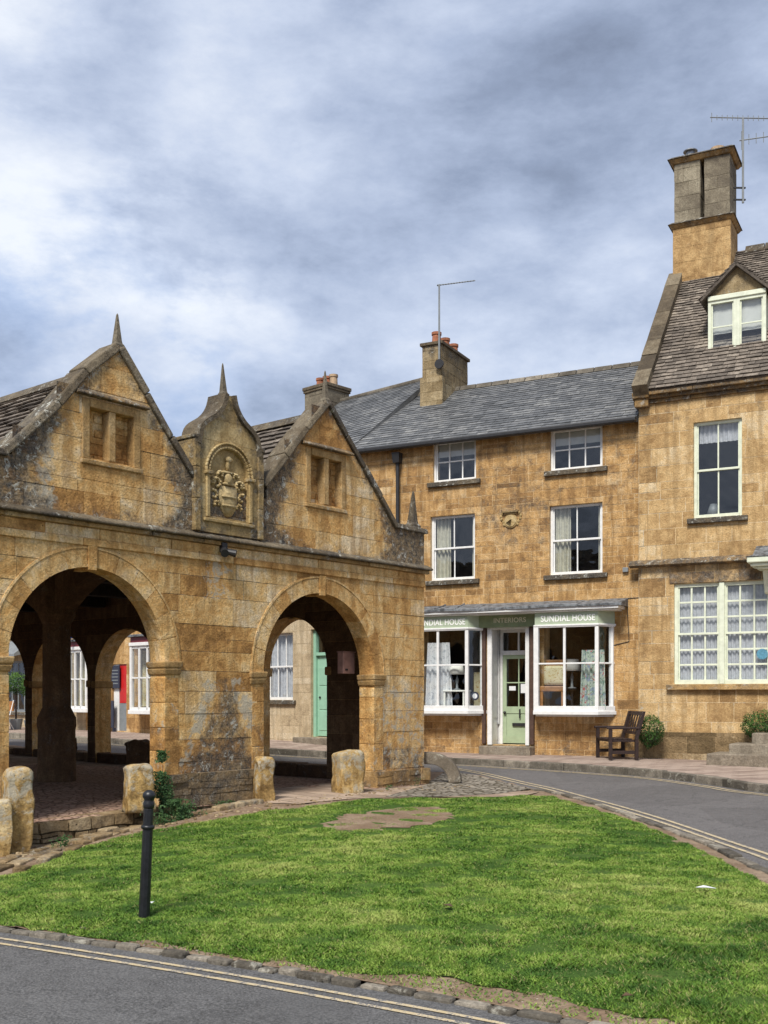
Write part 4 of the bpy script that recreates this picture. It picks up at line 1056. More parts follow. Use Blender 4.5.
for s_ in (-1, 1):       # scrolling leaves on both sides
    for (cx_, cz_, r_, a0, a1) in ((.20, 4.58, .085, .2, 4.6), (.25, 4.42, .07, 1.0, 5.2), (.19, 4.30, .055, -.5, 3.6), (.13, 4.70, .06, .0, 3.4), (.28, 4.60, .045, 2, 6)):
        n = 20
        for k in range(n):
            a = a0 + (a1 - a0) * k / n; rr = r_ * (1 - .6 * k / n)
            m_.ellipsoid((CXP + s_ * (cx_ + rr * math.cos(a)), yr - .03 - .02 * (k % 2), cz_ + rr * math.sin(a)), (.016 + .010 * math.sin(k * .9) ** 2, .05 + .02 * math.sin(k * 1.3), .016 + .010 * math.cos(k * .7) ** 2), 8, 6, (rnd.uniform(.5, 1), 0, .15))
m_.v = [(v[0], yr + (v[1] - yr) * .62, v[2]) for v in m_.v]
o = m_.build('arms_relief', M['carved'], panel, smooth=True, jitter=.01)
for s_ in (-1, 1):       # side pilasters
    x = CXP + s_ * .575; m_ = MB(); rnd = random.Random(5 + s_)
    z = 3.9
    while z < 5.1: h = min(.42, 5.12 - z); m_.box(x - .05, x + .05, -.07, .30, z + .003, z + h, (rnd.random() * .6, .35, .05)); z += .42
    m_.box(x - .07, x + .07, -.08, .36, 5.12, 5.17, (.4, .5, 0)); m_.build('pilaster', M['carved'], hall, bevel=.01, jitter=.012)
hf = len(og) // 2; oc = [(x + CXP, z) for x, z in og[1:hf]]; oc2 = [(x + CXP, z) for x, z in og[hf:-1]]
for oo_ in (oc, oc2):
    m_ = MB(); n_ = len(oo_)
    nn_ = []
    for i in range(n_):
        a_, b_ = Vector(oo_[max(0, i - 1)]), Vector(oo_[min(n_ - 1, i + 1)]); t_ = (b_ - a_).normalized(); nn_.append(Vector((-t_.y, t_.x)))
    for i in range(n_ - 1):
        A_, B_ = Vector(oo_[i]), Vector(oo_[i + 1]); A2_, B2_ = A_ + nn_[i] * .055, B_ + nn_[i + 1] * .055; A_ = A_ - nn_[i] * .01; B_ = B_ - nn_[i + 1] * .01
        q_ = lambda v, y: (v.x, y, v.y)
        m_.poly([q_(A2_, yo - .05), q_(B2_, yo - .05), q_(B2_, .28), q_(A2_, .28)], (.4, .1, .15)); m_.poly([q_(A_, yo - .05), q_(B_, yo - .05), q_(B2_, yo - .05), q_(A2_, yo - .05)], (.5, .05, .15))
        m_.poly([q_(A_, .28), q_(A_, yo - .05), q_(B_, yo - .05), q_(B_, .28)][::-1], (.4, .1, .1)); m_.poly([q_(A_, .28), q_(B_, .28), q_(B2_, .28), q_(A2_, .28)], (.4, .1, .1))
    m_.build('coping', M['coping'], panel)
finial(CXP + .03, 5.80, .48, .08, mat='chimdark')
tag(hall)

# ------------------------------------------------------------------ shared house parts
def four_faces(mb, x0, x1, y0, y1, z0, z1, seed=1, **kw):
    mb.box(x0, x1, y0, y1, z0, z1)
    for k, (a, b, mp_) in enumerate(((x0, x1, lambda a, y, z: (a, y0 + y, z)), (x0, x1, lambda a, y, z: (a, y1 - y, z)), (y0, y1, lambda a, y, z: (x0 + y, a, z)), (y0, y1, lambda a, y, z: (x1 - y, a, z)))):
        ashlar(mb, Prof([(a, z1), (b, z1)], z0), mp_, seed=seed + k, **kw)
def sheet(x0, x1, z0, z1, y, amp=.02, waves=8, seed=1, flare=0.0):
    mb = MB(); n = waves * 6; rnd = random.Random(seed); ph = rnd.random() * 6
    def P(i, z):
        t = i / n; x = x0 + (x1 - x0) * t; w = math.sin(t * waves * 2 * math.pi + ph + .8 * math.sin(t * 7)) * amp
        k = 1 + flare * (z1 - z) / (z1 - z0); c = (x0 + x1) / 2
        return (c + (x - c) * k, y + w * (1 + .5 * (z1 - z)), z)
    for i in range(n):
        for k in range(3):
            za = z0 + (z1 - z0) * k / 3; zb = z0 + (z1 - z0) * (k + 1) / 3
            mb.poly([P(i, za), P(i + 1, za), P(i + 1, zb), P(i, zb)])
    return mb
def solid(o, t=.006):
    m = o.modifiers.new('thickness', 'SOLIDIFY'); m.thickness = t; return o
ROOMS = {}
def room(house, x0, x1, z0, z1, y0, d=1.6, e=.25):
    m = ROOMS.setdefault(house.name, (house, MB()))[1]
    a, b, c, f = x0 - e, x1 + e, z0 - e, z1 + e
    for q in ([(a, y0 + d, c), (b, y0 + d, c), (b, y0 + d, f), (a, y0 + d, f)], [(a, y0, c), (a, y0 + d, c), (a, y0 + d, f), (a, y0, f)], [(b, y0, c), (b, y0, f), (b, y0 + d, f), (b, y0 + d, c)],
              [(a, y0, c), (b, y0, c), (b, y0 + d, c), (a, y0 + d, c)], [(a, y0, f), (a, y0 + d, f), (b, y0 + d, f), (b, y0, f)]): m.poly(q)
def sash(house, rc, yin=.09, cols=2, up=1, dn=1, mat='white', fw=.055, bar=.022, sill=True, sillmat='coping', wall_t=.4, frame_only=False, sill_out=.09, sill_ext=.12, split=.5, mk_room=True, name='window'):
    x0, x1, z0, z1 = rc; f = MB()
    y0, y1 = yin, yin + .09
    f.box(x0, x0 + fw, y0, y1, z0, z1); f.box(x1 - fw, x1, y0, y1, z0, z1); f.box(x0 + fw, x1 - fw, y0, y1, z1 - fw, z1); f.box(x0 + fw, x1 - fw, y0 - .015, y1, z0, z0 + fw * 1.25)
    zm = z0 + (z1 - z0) * split; lo = z0 + fw * 1.25; hi = z1 - fw
    if dn: f.box(x0 + fw, x1 - fw, y0 + .012, y1 - .01, zm - .022, zm + .022)
    segs = [(lo, zm - .022, dn, y0 + .045), (zm + .022, hi, up, y0 + .02)] if dn else [(lo, hi, up, y0 + .03)]
    for a, b, rows, yb in segs:
        for s_ in ((x0 + fw, x0 + fw + .03), (x1 - fw - .03, x1 - fw)): f.box(s_[0], s_[1], yb, yb + .03, a, b)
        for k in range(1, cols):
            x = x0 + fw + (x1 - x0 - 2 * fw) * k / cols; f.box(x - bar / 2, x + bar / 2, yb + .001, yb + .026, a, b)
        for k in range(1, rows):
            z = a + (b - a) * k / rows; f.box(x0 + fw, x1 - fw, yb + .003, yb + .024, z - bar / 2, z + bar / 2)
    o = f.build(name, M[mat], house, bevel=.004)
    p = MB()
    for a, b, rows, yb in segs: p.poly([(x0 + fw, yb + .014, a), (x1 - fw, yb + .014, a), (x1 - fw, yb + .014, b), (x0 + fw, yb + .014, b)])
    p.build('pane', M['glass'], o)
    if sill:
        s_ = MB(); s_.box(x0 - sill_ext, x1 + sill_ext, -sill_out, yin + .02, z0 - .11, z0 - .004, (.5, .25, .2)); s_.build('sill', M[sillmat], o, bevel=.01, jitter=.006)
    if mk_room: room(house, x0, x1, z0, z1, wall_t + .01)
    return o
def roof_map(y0, z0, y1, z1):
    L_ = math.hypot(y1 - y0, z1 - z0); dy, dz = (y1 - y0) / L_, (z1 - z0) / L_
    return (lambda x, v, h: (x, y0 + dy * v - dz * h, z0 + dz * v + dy * h)), L_
def text(s_, size, loc, parent, mat, ext=.004, name='lettering', sx=1.0, rz=0.0):
    cu = bpy.data.curves.new('lettering', 'FONT'); cu.body = s_; cu.size = size; cu.extrude = ext; cu.align_x = 'CENTER'; cu.align_y = 'CENTER'; cu.space_character = 1.05; cu.offset = size * .012
    t = bpy.data.objects.new('tmp', cu); COL.objects.link(t); bpy.context.view_layer.update()
    me = bpy.data.meshes.new_from_object(t); bpy.data.objects.remove(t); o = bpy.data.objects.new(name, me); COL.objects.link(o)
    me.materials.clear(); me.materials.append(mat); o.parent = parent; o.location = loc; o.rotation_euler = (R(90), 0, rz); o.scale = (sx, 1, 1); return o
def pot(par, x, y, z, r, h, mat='terra'):
    m_ = MB(); m_.lathe([(r * 1.05, 0), (r * .95, h * .1), (r * .86, h * .75), (r * 1.02, h * .8), (r * 1.02, h), (r * .75, h), (r * .75, h * .6)], (x, y, z), 14); return m_.build('chimney_pot', M[mat], par, smooth=False)

# ------------------------------------------------------------------ sundial house
su = lambda px, py, y=0.0: SUN.uv(px, py, y)
sundial = thing('shop_house', 'three storey orange stone house with green shopfront, carved sundial and grey slate roof', 'house', SUN.w(0, 0, 0), SUN.a)
XL = SUN.uv(352, 600)[0]; EZ = 7.78
def sunrect(*a): return SUN.rect(*a)
w_tl = sunrect(433, 476, 440, 481); w_tr = sunrect(550, 602.5, 427, 469); w_fl = sunrect(430.5, 475, 515, 580); w_fr = sunrect(549.5, 602.5, 504, 574)
PR = .38
bx1w = su(614, 660)[0]; bx1f = su(597, 660, -PR)[0]; bx0f = su(536.5, 660, -PR)[0]; bx0w = bx0f - .16
lx1w = su(485, 660)[0]; lx1f = su(467, 660, -PR)[0]; lx0f = lx1f - (bx1f - bx0f) * 1.0; lx0w = lx0f - .16
BZ0 = su(565, 712, -PR)[1]; BZ1 = su(565, 624, -PR)[1]
dx0, dx1 = su(489, 700)[0], su(529, 700)[0]; DZ0 = su(510, 745)[1]; DZ1 = su(510, 627)[1]
holes = [w_tl, w_tr, w_fl, w_fr, (bx0f + .04, bx1w - .06, BZ0 + .02, BZ1), (lx0f + .04, lx1w - .06, BZ0 + .02, BZ1), (dx0, dx1, DZ0, DZ1)]
prof = Prof([(XL, EZ), (0, EZ)], -.1, holes)
def sdark(p):
    x, z = p[0], p[2]; d = .02 + .06 * math.exp(-((x + 2.9) / 1.1) ** 2 - ((z - 5.9) / 1.6) ** 2) * 3.2 + .12 * math.exp(-((x + .5) / .6) ** 2 - ((z - 6.6) / 1.3) ** 2) + .10 * math.exp(-((x + 2.9) / .4) ** 2 - ((z - 4.2) / .6) ** 2)
    if z < .8: d += .2
    return d + .04 + .10 * (z > 5.0), (.12 if z > 5.5 and x < -4 else 0)
mb = MB(); backing(mb, prof, ID, .4, (.95, 0, .2)); ashlar(mb, prof, ID, .14, .25, .18, .46, .013, .004, .003, 101, (.25, .75))
mb.build('wall', M['sund'], sundial, dark=sdark)
MB().box(XL, 0, .4, 6.2, -.1, .1).box(XL, XL + .2, .4, 6.2, .1, EZ - .1).box(XL, 0, 6.0, 6.2, .1, EZ - .1).build('rear_wall', M['sund'], sundial)
for rc, cols, up, dn, sp in ((w_tl, 3, 2, 0, .5), (w_tr, 3, 2, 0, .5)):
    o = sash(sundial, rc, .07, cols, up, dn, 'white', .05, .03)
    b_ = sheet(rc[0] + .07, rc[1] - .07, rc[3] - .34, rc[3] - .05, .18, .004, 3); solid(b_.build('blind', M['blind'], o))
for rc in (w_fl, w_fr):
    o = sash(sundial, rc, .08, 2, 1, 1, 'white', .055, .028)
    solid(sheet(rc[0] + .05, rc[0] + .42, rc[2] + .05, rc[3] - .05, .215, .025, 4, 3).build('curtain', M['curtcream'], o))
    solid(sheet(rc[1] - .16, rc[1] - .03, rc[2] + .05, rc[3] - .05, .215, .02, 2, 4).build('curtain', M['curtcream'], o))
# roof
RY, RZ = 3.0, 9.77
mp_, RL = roof_map(-.22, EZ - .10, RY, RZ)
hipx = lambda y: XL + .132 * y - .03
mb = MB(); reg = [(hipx(-.22), 0), (-.02, 0), (-.02, RL), (hipx(RY), RL)]
mb.prism([mp_(a, b, -.1) for a, b in reg], Vector(mp_(0, 0, .1)) - Vector(mp_(0, 0, .0)), (.3, 0, 0))
slates(mb, reg, mp_, .165, .145, .20, .36, .009, 201, .005, (.2, .85))
roofo = mb.build('roof', M['slate'], sundial)
mpb, RLb = roof_map(6.25, EZ - .1, RY, RZ); mb = MB(); mb.poly([mpb(XL, 0, 0), mpb(0, 0, 0), mpb(0, RLb, 0), mpb(XL, RLb, 0)]); mb.build('rear_roof', M['slate'], roofo)
mb = MB(); rnd = random.Random(4); x = hipx(RY) - .1
while x < -.1:
    mb.hexa([(x, RY - .13, RZ - .05), (x + .43, RY - .13, RZ - .05), (x + .43, RY + .13, RZ - .05), (x, RY + .13, RZ - .05), (x, RY - .03, RZ + .085), (x + .43, RY - .03, RZ + .085), (x + .43, RY + .03, RZ + .085), (x, RY + .03, RZ + .085)], (rnd.uniform(.2, .8), .1, .1)); x += .45
mb.build('ridge_tiles', M['kerbst'], roofo, bevel=.008)
mb = MB(); mb.box(XL - .05, -.02, -.34, -.23, EZ - .20, EZ - .09)
o = mb.build('gutter', M['blackmetal'], sundial, bevel=.03)
dpx = su(399.5, 480)[0]
mb = MB(); mb.tube((dpx, -.10, .3), (dpx, -.10, EZ - .45), .045, n=12); mb.build('downpipe', M['blackmetal'], sundial)
mb = MB(); mb.hexa([(dpx - .08, -.2, EZ - .5), (dpx + .08, -.2, EZ - .5), (dpx + .08, -.03, EZ - .5), (dpx - .08, -.03, EZ - .5), (dpx - .10, -.24, EZ - .26), (dpx + .10, -.24, EZ - .26), (dpx + .10, -.03, EZ - .26), (dpx - .10, -.03, EZ - .26)]); mb.build('hopper', M['blackmetal'], sundial)
# chimney on the ridge
cx0 = su(422.5, 370, 2.15)[0]; cx1 = su(441, 370, 2.15)[0]; ctop = su(441, 341, 2.15)[1]; cmid = su(441, 376, 2.15)[1]
mb = MB(); four_faces(mb, cx0 - .04, cx1 + .05, 2.1, 3.95, 8.3, cmid, 301, hmin=.2, hmax=.3, wmin=.2, wmax=.5, tint=(.3, .9)); chim = mb.build('chimney', M['chim'], sundial, dark=lambda p: (.0, .18))
mb = MB(); four_faces(mb, cx0, cx1, 2.16, 3.88, cmid + .002, ctop - .07, 305, hmin=.2, hmax=.3, wmin=.2, wmax=.5, tint=(.1, .8)); mb.build('chimney_stack', M['chim'], chim, dark=lambda p: (.16 + .15 * (p[2] > ctop - .4), .05))
mb = MB(); mb.box(cx0 - .06, cx1 + .06, 2.10, 3.94, ctop - .07, ctop + .01); mb.build('chimney_cap', M['coping'], chim, bevel=.012)
for k in range(3): pot(chim, (cx0 + cx1) / 2, 2.45 + k * .55, ctop + .01, .13, .33)
# sundial
sx_, sz_ = su(511, 521); m_ = MB()
m_.tube((sx_, .0, sz_), (sx_, -.035, sz_), .165, .16, n=28, col=(.5, .1, .1)); m_.tube((sx_, -.035, sz_), (sx_, -.05, sz_), .135, n=28, col=(.75, .0, .1))
for s_ in (-1, 1):
    for k in range(5): a = k / 4; m_.ellipsoid((sx_ + s_ * (.20 + .04 * math.sin(a * 5)), -.01, sz_ + .18 - .26 * a), (.035, .025, .04), 8, 6, (.5, .15, .1))
m_.box(sx_ - .19, sx_ + .19, -.085, .01, sz_ + .19, sz_ + .225, (.3, .4, 0)); m_.box(sx_ - .15, sx_ + .15, -.05, .01, sz_ + .15, sz_ + .188, (.5, .3, 0))
sd = m_.build('sundial', M['carved'], sundial, bevel=0.0)
m_ = MB(); m_.prism([(sx_ - .11, -.051, sz_ - .05), (sx_ + .02, -.051, sz_ + .02), (sx_ + .01, -.15, sz_ - .01)], (.012, 0, .012)); m_.build('gnomon', M['blackmetal'], sd)
# shopfront
fz0 = su(565, 624.5, -PR)[1]; fz1 = su(565, 611, -PR)[1]
def bay(xw0, xf0, xf1, xw1, label=None):
    z0, z1 = BZ0, fz0; f = MB(); P = [(xw0, 0.0), (xf0, -PR), (xf1, -PR), (xw1, 0.0)]
    def post(x, y, w=.05): f.box(x - w, x + w, y - w * .9, y + w * .9, z0 + .02, z1)
    def rail(a, b, za, zb, t=.035, ya=0.0, yb=.05):
        d = (Vector(b) - Vector(a)).normalized(); n_ = Vector((-d.y, d.x)); A, B = Vector(a), Vector(b)
        q = [A - n_ * t, B - n_ * t, B + n_ * t, A + n_ * t]
        f.hexa([(p.x, p.y, za) for p in q] + [(p.x, p.y, zb) for p in q])
    post(xf0, -PR, .055); post(xf1, -PR, .04); post(xw1 - .045, -.03, .05); post(xw0 + .045, -.03, .05)
    m1 = xf0 + (xf1 - xf0) * .53 if False else xf0 + (xf1 - xf0) * .47
    post(m1, -PR, .028)
    for a, b in zip(P, P[1:]):
        rail(a, b, z0 + .02, z0 + .13, .045); rail(a, b, z1 - .06, z1, .045)
        zt = z0 + (z1 - z0) * .555; rail(a, b, zt - .018, zt + .018, .022)
    o = f.build('bay_window', M['white'], sundial, bevel=.006)
    s_ = MB(); Q = [(xw0 - .04, .02), (xf0 - .05, -PR - .09), (xf1 + .05, -PR - .09), (xw1 + .07, .02)]
    s_.prism([(x, y, z0 - .06) for x, y in Q], (0, 0, .085)); s_.build('sill', M['white'], o, bevel=.01)
    s_ = MB(); s_.prism([(x, y, z0 - .10) for x, y in [(xw0, .0), (xf0, -PR + .02), (xf1, -PR + .02), (xw1, .0)]], (0, 0, .038)); s_.build('soffit', M['white'], o)
    p = MB()
    for a, b in zip(P, P[1:]): p.poly([(a[0], a[1], z0 + .1), (b[0], b[1], z0 + .1), (b[0], b[1], z1 - .03), (a[0], a[1], z1 - .03)])
    p.build('pane', M['glass'], o)
    s_ = MB(); s_.prism([(x, y + .03, z0 + .028) for x, y in [(xw0 + .05, .9), (xf0, -PR), (xf1, -PR), (xw1 - .05, .9)]], (0, 0, .03)); s_.build('window_board', M['greyp'], o)
    # fascia
    s_ = MB(); s_.prism([(x, y, fz0) for x, y in [(xw0 - .02, .0), (xf0 - .03, -PR - .03), (xf1 + .03, -PR - .03), (xw1 + .02, .0)]], (0, 0, fz1 - fz0)); fa = s_.build('fascia', M['fasciapale'], o)
    s_ = MB(); s_.prism([(x, y, fz0 - .035) for x, y in [(xw0 - .04, .0), (xf0 - .05, -PR - .06), (xf1 + .05, -PR - .06), (xw1 + .05, .0)]], (0, 0, .04)); s_.build('bead', M['white'], o, bevel=.008)
    text('SUNDIAL HOUSE', .195, ((xf0 + xf1) / 2 + .04, -PR - .034, (fz0 + fz1) / 2 - .018), fa, M['signwhite'], .003, sx=.80)
    room(sundial, xw0 + .1, xw1 - .1, z0, z1, .405, 2.2, .3)
    return o
bay(bx0w, bx0f, bx1f, bx1w); bay(lx0w, lx0f, lx1f, lx1w)
# centre fascia and cornice
m_ = MB(); m_.box(lx1f - .1, bx0f + .05, -.16, .0, fz0 + .0, fz1 - .003); cf = m_.build('fascia', M['fascia'], sundial)
text('INTERIORS', .155, ((dx0 + dx1) / 2 + .08, -.164, (fz0 + fz1) / 2), cf, plain('faded_lettering', (.72, .70, .52), .7, .05), .003)
m_ = MB(); m_.box(lx0w - .3, bx1w + .24, -PR - .16, .0, fz1 + .012, fz1 + .085); m_.box(lx0w - .3, bx1w + .18, -PR - .09, .0, fz1 - .02, fz1 + .011)
m_.build('cornice', M['white'], sundial, bevel=.012)
cz0 = fz1 + .09; czt = su(560, 601, -.1)[1]; m_ = MB(); rnd = random.Random(3); x = lx0w - .35; xe = bx1w + .32
while x < xe - .02:
    e = min(x + rnd.uniform(.5, .7), xe); j = rnd.uniform(0, .012)
    m_.hexa([(x, -PR - .19, cz0 - .02), (e - .004, -PR - .19, cz0 - .02), (e - .004, -.01, cz0), (x, -.01, cz0), (x, -PR - .19, cz0 + .03 + j), (e - .004, -PR - .19, cz0 + .03 + j), (e - .004, -.01, czt + j), (x, -.01, czt + j)])
    if rnd.random() < .3: m_.tube((e, -PR - .19, cz0 + .045), (e, -.02, czt + .02), .018, n=8)
    x = e
m_.build('canopy_roof', M['lead'], sundial, bevel=.012, jitter=.035)
# door
f = MB(); f.box(dx0 - .02, dx0 + .09, -.06, .03, DZ0, DZ1 + .02); f.box(dx1 - .07, dx1 + .02, -.06, .03, DZ0, DZ1 + .02); f.box(dx0 + .09, dx1 - .07, -.05, .03, DZ1 - .05, DZ1 + .02)
f.box(dx0 + .0, dx0 + .03, .03, .5, DZ0, DZ1); f.box(dx1 - .03, dx1, .03, .5, DZ0, DZ1); f.box(dx0 + .03, dx1 - .03, .03, .5, DZ1 - .03, DZ1)
for k in range(5): z = DZ0 + .1 + k * .52; f.box(dx0 + .03, dx0 + .045, .08, .44, z, z + .42)
dfr = f.build('door_frame', M['white'], sundial, bevel=.006)
ex0 = su(503, 690, .47)[0]; ex1 = dx1 - .03; dh = su(512, 655, .47)[1]; fl1 = DZ1 - .06
f = MB(); f.box(ex0 - .09, ex0, .44, .52, DZ0, DZ1); f.box(ex0, ex1, .44, .52, dh, dh + .1); f.box(ex0, ex1, .44, .52, fl1 - .04, fl1 + .04); f.box((ex0 + ex1) / 2 - .02, (ex0 + ex1) / 2 + .02, .45, .5, dh + .1, fl1 - .04); f.box(ex0 - .09 - .3, ex0 - .09, .47, .5, DZ0, DZ1)
f.build('fanlight', M['white'], dfr, bevel=.005)
gz0 = dh - .08 - (dh - DZ0) * .54; d_ = MB()
d_.box(ex0, ex0 + .09, .46, .51, DZ0 + .02, dh); d_.box(ex1 - .1, ex1, .46, .51, DZ0 + .02, dh); d_.box(ex0 + .09, ex1 - .1, .46, .51, dh - .09, dh); d_.box(ex0 + .09, ex1 - .1, .46, .51, gz0 - .16, gz0); d_.box(ex0 + .09, ex1 - .1, .46, .51, DZ0 + .02, DZ0 + .2); d_.box(ex0 + .09, ex1 - .1, .475, .50, DZ0 + .2, gz0 - .16)
xm = (ex0 + ex1) / 2; zg = (gz0 + dh - .09) / 2; d_.box(xm - .014, xm + .014, .465, .5, gz0, dh - .09); d_.box(ex0 + .09, ex1 - .1, .467, .5, zg - .014, zg + .014)
door = d_.build('door', M['sage'], sundial, bevel=.005)
MB().poly([(0, 0, 0)] * 3) if False else None
p = MB(); p.poly([(ex0 + .09, .485, gz0), (ex1 - .1, .485, gz0), (ex1 - .1, .485, dh - .09), (ex0 + .09, .485, dh - .09)]); p.poly([(ex0, .485, dh + .1), (ex1, .485, dh + .1), (ex1, .485, fl1), (ex0, .485, fl1)]); p.build('pane', M['glass'], door)
MB().box(ex0 + .24, ex1 - .24 + .06, .44, .462, gz0 - .45 - .0, gz0 - .38).build('letter_box', M['blackmetal'], door)
MB().box(xm + .02, xm + .05, .43, .462, gz0 - .27, gz0 - .06).build('knocker', M['blackmetal'], door)
m_ = MB(); m_.ellipsoid((ex0 + .06, .42, gz0 - .14), (.035, .035, .035)); m_.build('door_knob', M['blackmetal'], door, smooth=True)
MB().box(ex0 + .16, ex0 + .32, .45, .458, zg - .18, zg - .08).build('open_sign', M['paper'], door)
MB().box(xm + .06, ex1 - .05, .44, .452, zg - .24, zg - .03).build('notice', M['paper'], door)
room(sundial, dx0, dx1, DZ0, DZ1, .53, 1.4, .2)
m_ = MB(); m_.box(dx0 - .12, dx1 + .14, -.34, .5, DZ0 - .30, DZ0 - .02, (.5, .2, .2)); m_.build('step', M['stepst'], sundial, bevel=.02, jitter=.01)
for x, w_ in ((dx0 - .1, .045), (dx1 + .09, .05)): m_ = MB(); m_.box(x - w_, x + w_, -.09, -.0, DZ0 + .02, fz0 - .0); m_.build('pilaster_strip', M['brownpost'], sundial, bevel=.01)
# cables on the wall and a grey junction box
m_ = MB(); xx = su(627, 600)[0]; zt_ = su(627, 600)[1]
m_.tube((xx, -.015, zt_), (xx + .05, -.015, zt_ - .9), .008, n=6); m_.tube((xx - .4, -.015, zt_ + .03), (xx + .3, -.015, zt_ + .04), .008, n=6); m_.tube((xx + .05, -.015, zt_ - .9), (xx - .4, -.015, zt_ - 1.0), .008, n=6); m_.build('cable', M['blackmetal'], sundial)
jx, jz = su(626, 570); MB().box(jx - .06, jx + .06, -.07, -.005, jz - .05, jz + .05).build('junction_box', M['greyp'], sundial, bevel=.008)

# things in the shop windows
def place(t, fac, x, y, z, rz=0): t.location = fac.w(x, y, z); t.rotation_euler = (0, 0, fac.a + rz); return t
def lamp(label, x, y, z, s_=1.0):
    t = thing('table_lamp', label, 'lamp', group='table lamps in the shop windows'); place(t, SUN, x, y, z)
    m_ = MB(); m_.lathe([(.09 * s_, 0), (.09 * s_, .02), (.03, .04), (.025, .15 * s_), (.045, .22 * s_), (.02, .3 * s_), (.012, .40 * s_)], n=16); m_.build('base', M['greyp'], t, smooth=True)
    m_ = MB(); m_.lathe([(.19 * s_, .36 * s_), (.13 * s_, .60 * s_), (.12 * s_, .60 * s_), (.18 * s_, .36 * s_)], n=24); m_.build('lamp_shade', M['lampsh'], t, smooth=True); return t
y_ = -.12; q = su(457, 690, y_); lamp('white shaded table lamp on the small table in the left shop window', q[0], y_, su(457, 690, y_)[1])
t = thing('side_table', 'small white table carrying a lamp in the left shop window', 'table'); place(t, SUN, q[0], y_, BZ0 + .06)
tz = q[1] - (BZ0 + .06); MB().box(-.28, .28, -.2, .2, tz - .04, tz - .003).build('table_top', M['lampsh'], t, bevel=.01)
for sx__ in (-.24, .24):
    for sy in (-.16, .16): MB().box(sx__ - .02, sx__ + .02, sy - .02, sy + .02, 0, tz - .04).build('leg', M['lampsh'], t)
def drape(label, px0, px1, py0, py1, y_, mat, flare, seed):
    x0, z1 = su(px0, py0, y_); x1, z0 = su(px1, py0, y_)[0], su((px0 + px1) / 2, py1, y_)[1]
    t = sheet(x0, x1, z0, z1, 0, .03, 5, seed, flare); t.v = [(v[0] - (x0 + x1) / 2, v[1], v[2] - z0) for v in t.v]
    o = t.build('fabric_drape', M[mat]); solid(o, .01); place(o, SUN, (x0 + x1) / 2, y_, z0); tag(o, label, 'fabric'); return o
drape('pale patterned curtain cloth hanging in the left shop window', 427, 449, 643, 707, -.24, 'lace', .25, 3)
drape('long floral cloth hanging in the right shop window', 582, 604, 650, 709, -.22, 'floral', .16, 5)
x_, _z = su(555, 700, .1); z_ = BZ0 + .07
t = thing('upholstered_chair', 'tan wooden chair with patterned cushion in the right shop window', 'chair'); place(t, SUN, x_, -.02, z_, R(12))
zc = .40
MB().box(-.27, .27, -.25, .22, zc - .02, zc + .10).build('seat', M['tan'], t, bevel=.02); MB().box(-.27, .27, .2, .28, zc + .1, 1.10).build('backrest', M['tan'], t, bevel=.02)
m_ = MB(); m_.box(-.23, .23, .04, .17, zc + .12, zc + .56); m_.build('cushion', M['cushion'], t, bevel=.055)
for sx__ in (-.23, .23):
    for sy in (-.21, .22): MB().box(sx__ - .028, sx__ + .028, sy - .028, sy + .028, -.0, zc - .02).build('leg', M['tan'], t)
q = su(571, 700, .35); lamp('white shaded lamp between the chair and floral cloth in the right shop window', q[0], .42, BZ0 + .52, 1.1)
t = thing('lamp_stand', 'dark narrow stand under the lamp in the right shop window', 'stand'); place(t, SUN, q[0], .42, BZ0 + .06)
m_ = MB(); m_.lathe([(.12, 0), (.12, .03), (.03, .06), (.03, .42), (.12, .44), (.12, .457)], n=16); m_.build('post', M['blackmetal'], t)
x_, z_ = su(476, 700, .1)
t = thing('cream_screen', 'pale cream panel standing behind the blue disc in the left shop window', 'panel'); place(t, SUN, x_ , .5, BZ0 + .06); MB().box(-.22, .2, 0, .03, 0, .85).build('panel', M['cushion'], t)
t = thing('window_sticker', 'small round dark blue sticker on the left shop window', 'sticker'); sx2, sz2 = su(474, 696, -PR + .12); place(t, SUN, sx2, -PR + .18, sz2); m_ = MB(); m_.tube((0, 0, 0), (0, -.006, 0), .10, n=20); m_.build('disc', M['navy'], t); m_ = MB(); m_.tube((0, -.006, 0), (0, -.009, 0), .06, n=16); m_.build('emblem', M['paper'], t)

# ------------------------------------------------------------------ right house
ru = lambda px, py, y=0.0: RGT.uv(px, py, y)
rh = thing('tall_house', 'tall pale orange stone house with steep stone roof, dormer and large chimney', 'house', RGT.w(0, 0, 0), RGT.a)
REZ = ru(700, 397)[1]; XR = 7.0
wu = RGT.rect(693.5, 742, 420, 517)
wz0, wz1 = ru(720, 684)[1], ru(720, 582)[1]; wx0 = ru(674, 630)[0]; wxm = ru(721.5, 630)[0]; wx1 = wxm + (wxm - wx0) * 1.02
scz = ru(700, 561)[1]
rprof = Prof([(0, REZ), (XR, REZ)], -.2, [wu, (wx0, wx1, wz0, wz1), (4.6, 5.6, .6, 2.75)])
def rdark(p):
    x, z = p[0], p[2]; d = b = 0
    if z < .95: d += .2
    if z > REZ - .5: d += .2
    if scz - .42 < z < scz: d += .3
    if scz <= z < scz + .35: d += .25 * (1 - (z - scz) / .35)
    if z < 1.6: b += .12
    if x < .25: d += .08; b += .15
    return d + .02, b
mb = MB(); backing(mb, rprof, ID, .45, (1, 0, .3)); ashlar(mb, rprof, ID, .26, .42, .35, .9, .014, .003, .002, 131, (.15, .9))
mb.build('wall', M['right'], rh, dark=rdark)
pf = Prof([(0, .96), (3.2, .96)], -.2); mb = MB(); mp__ = lambda x, y, z: (x, y - .06, z); backing(mb, pf, mp__, .06); ashlar(mb, pf, mp__, .25, .4, .4, .9, .012, .005, .005, 17, (.1, .6)); mb.build('plinth', M['rubble'], rh, dark=lambda p: (-.02, .0))
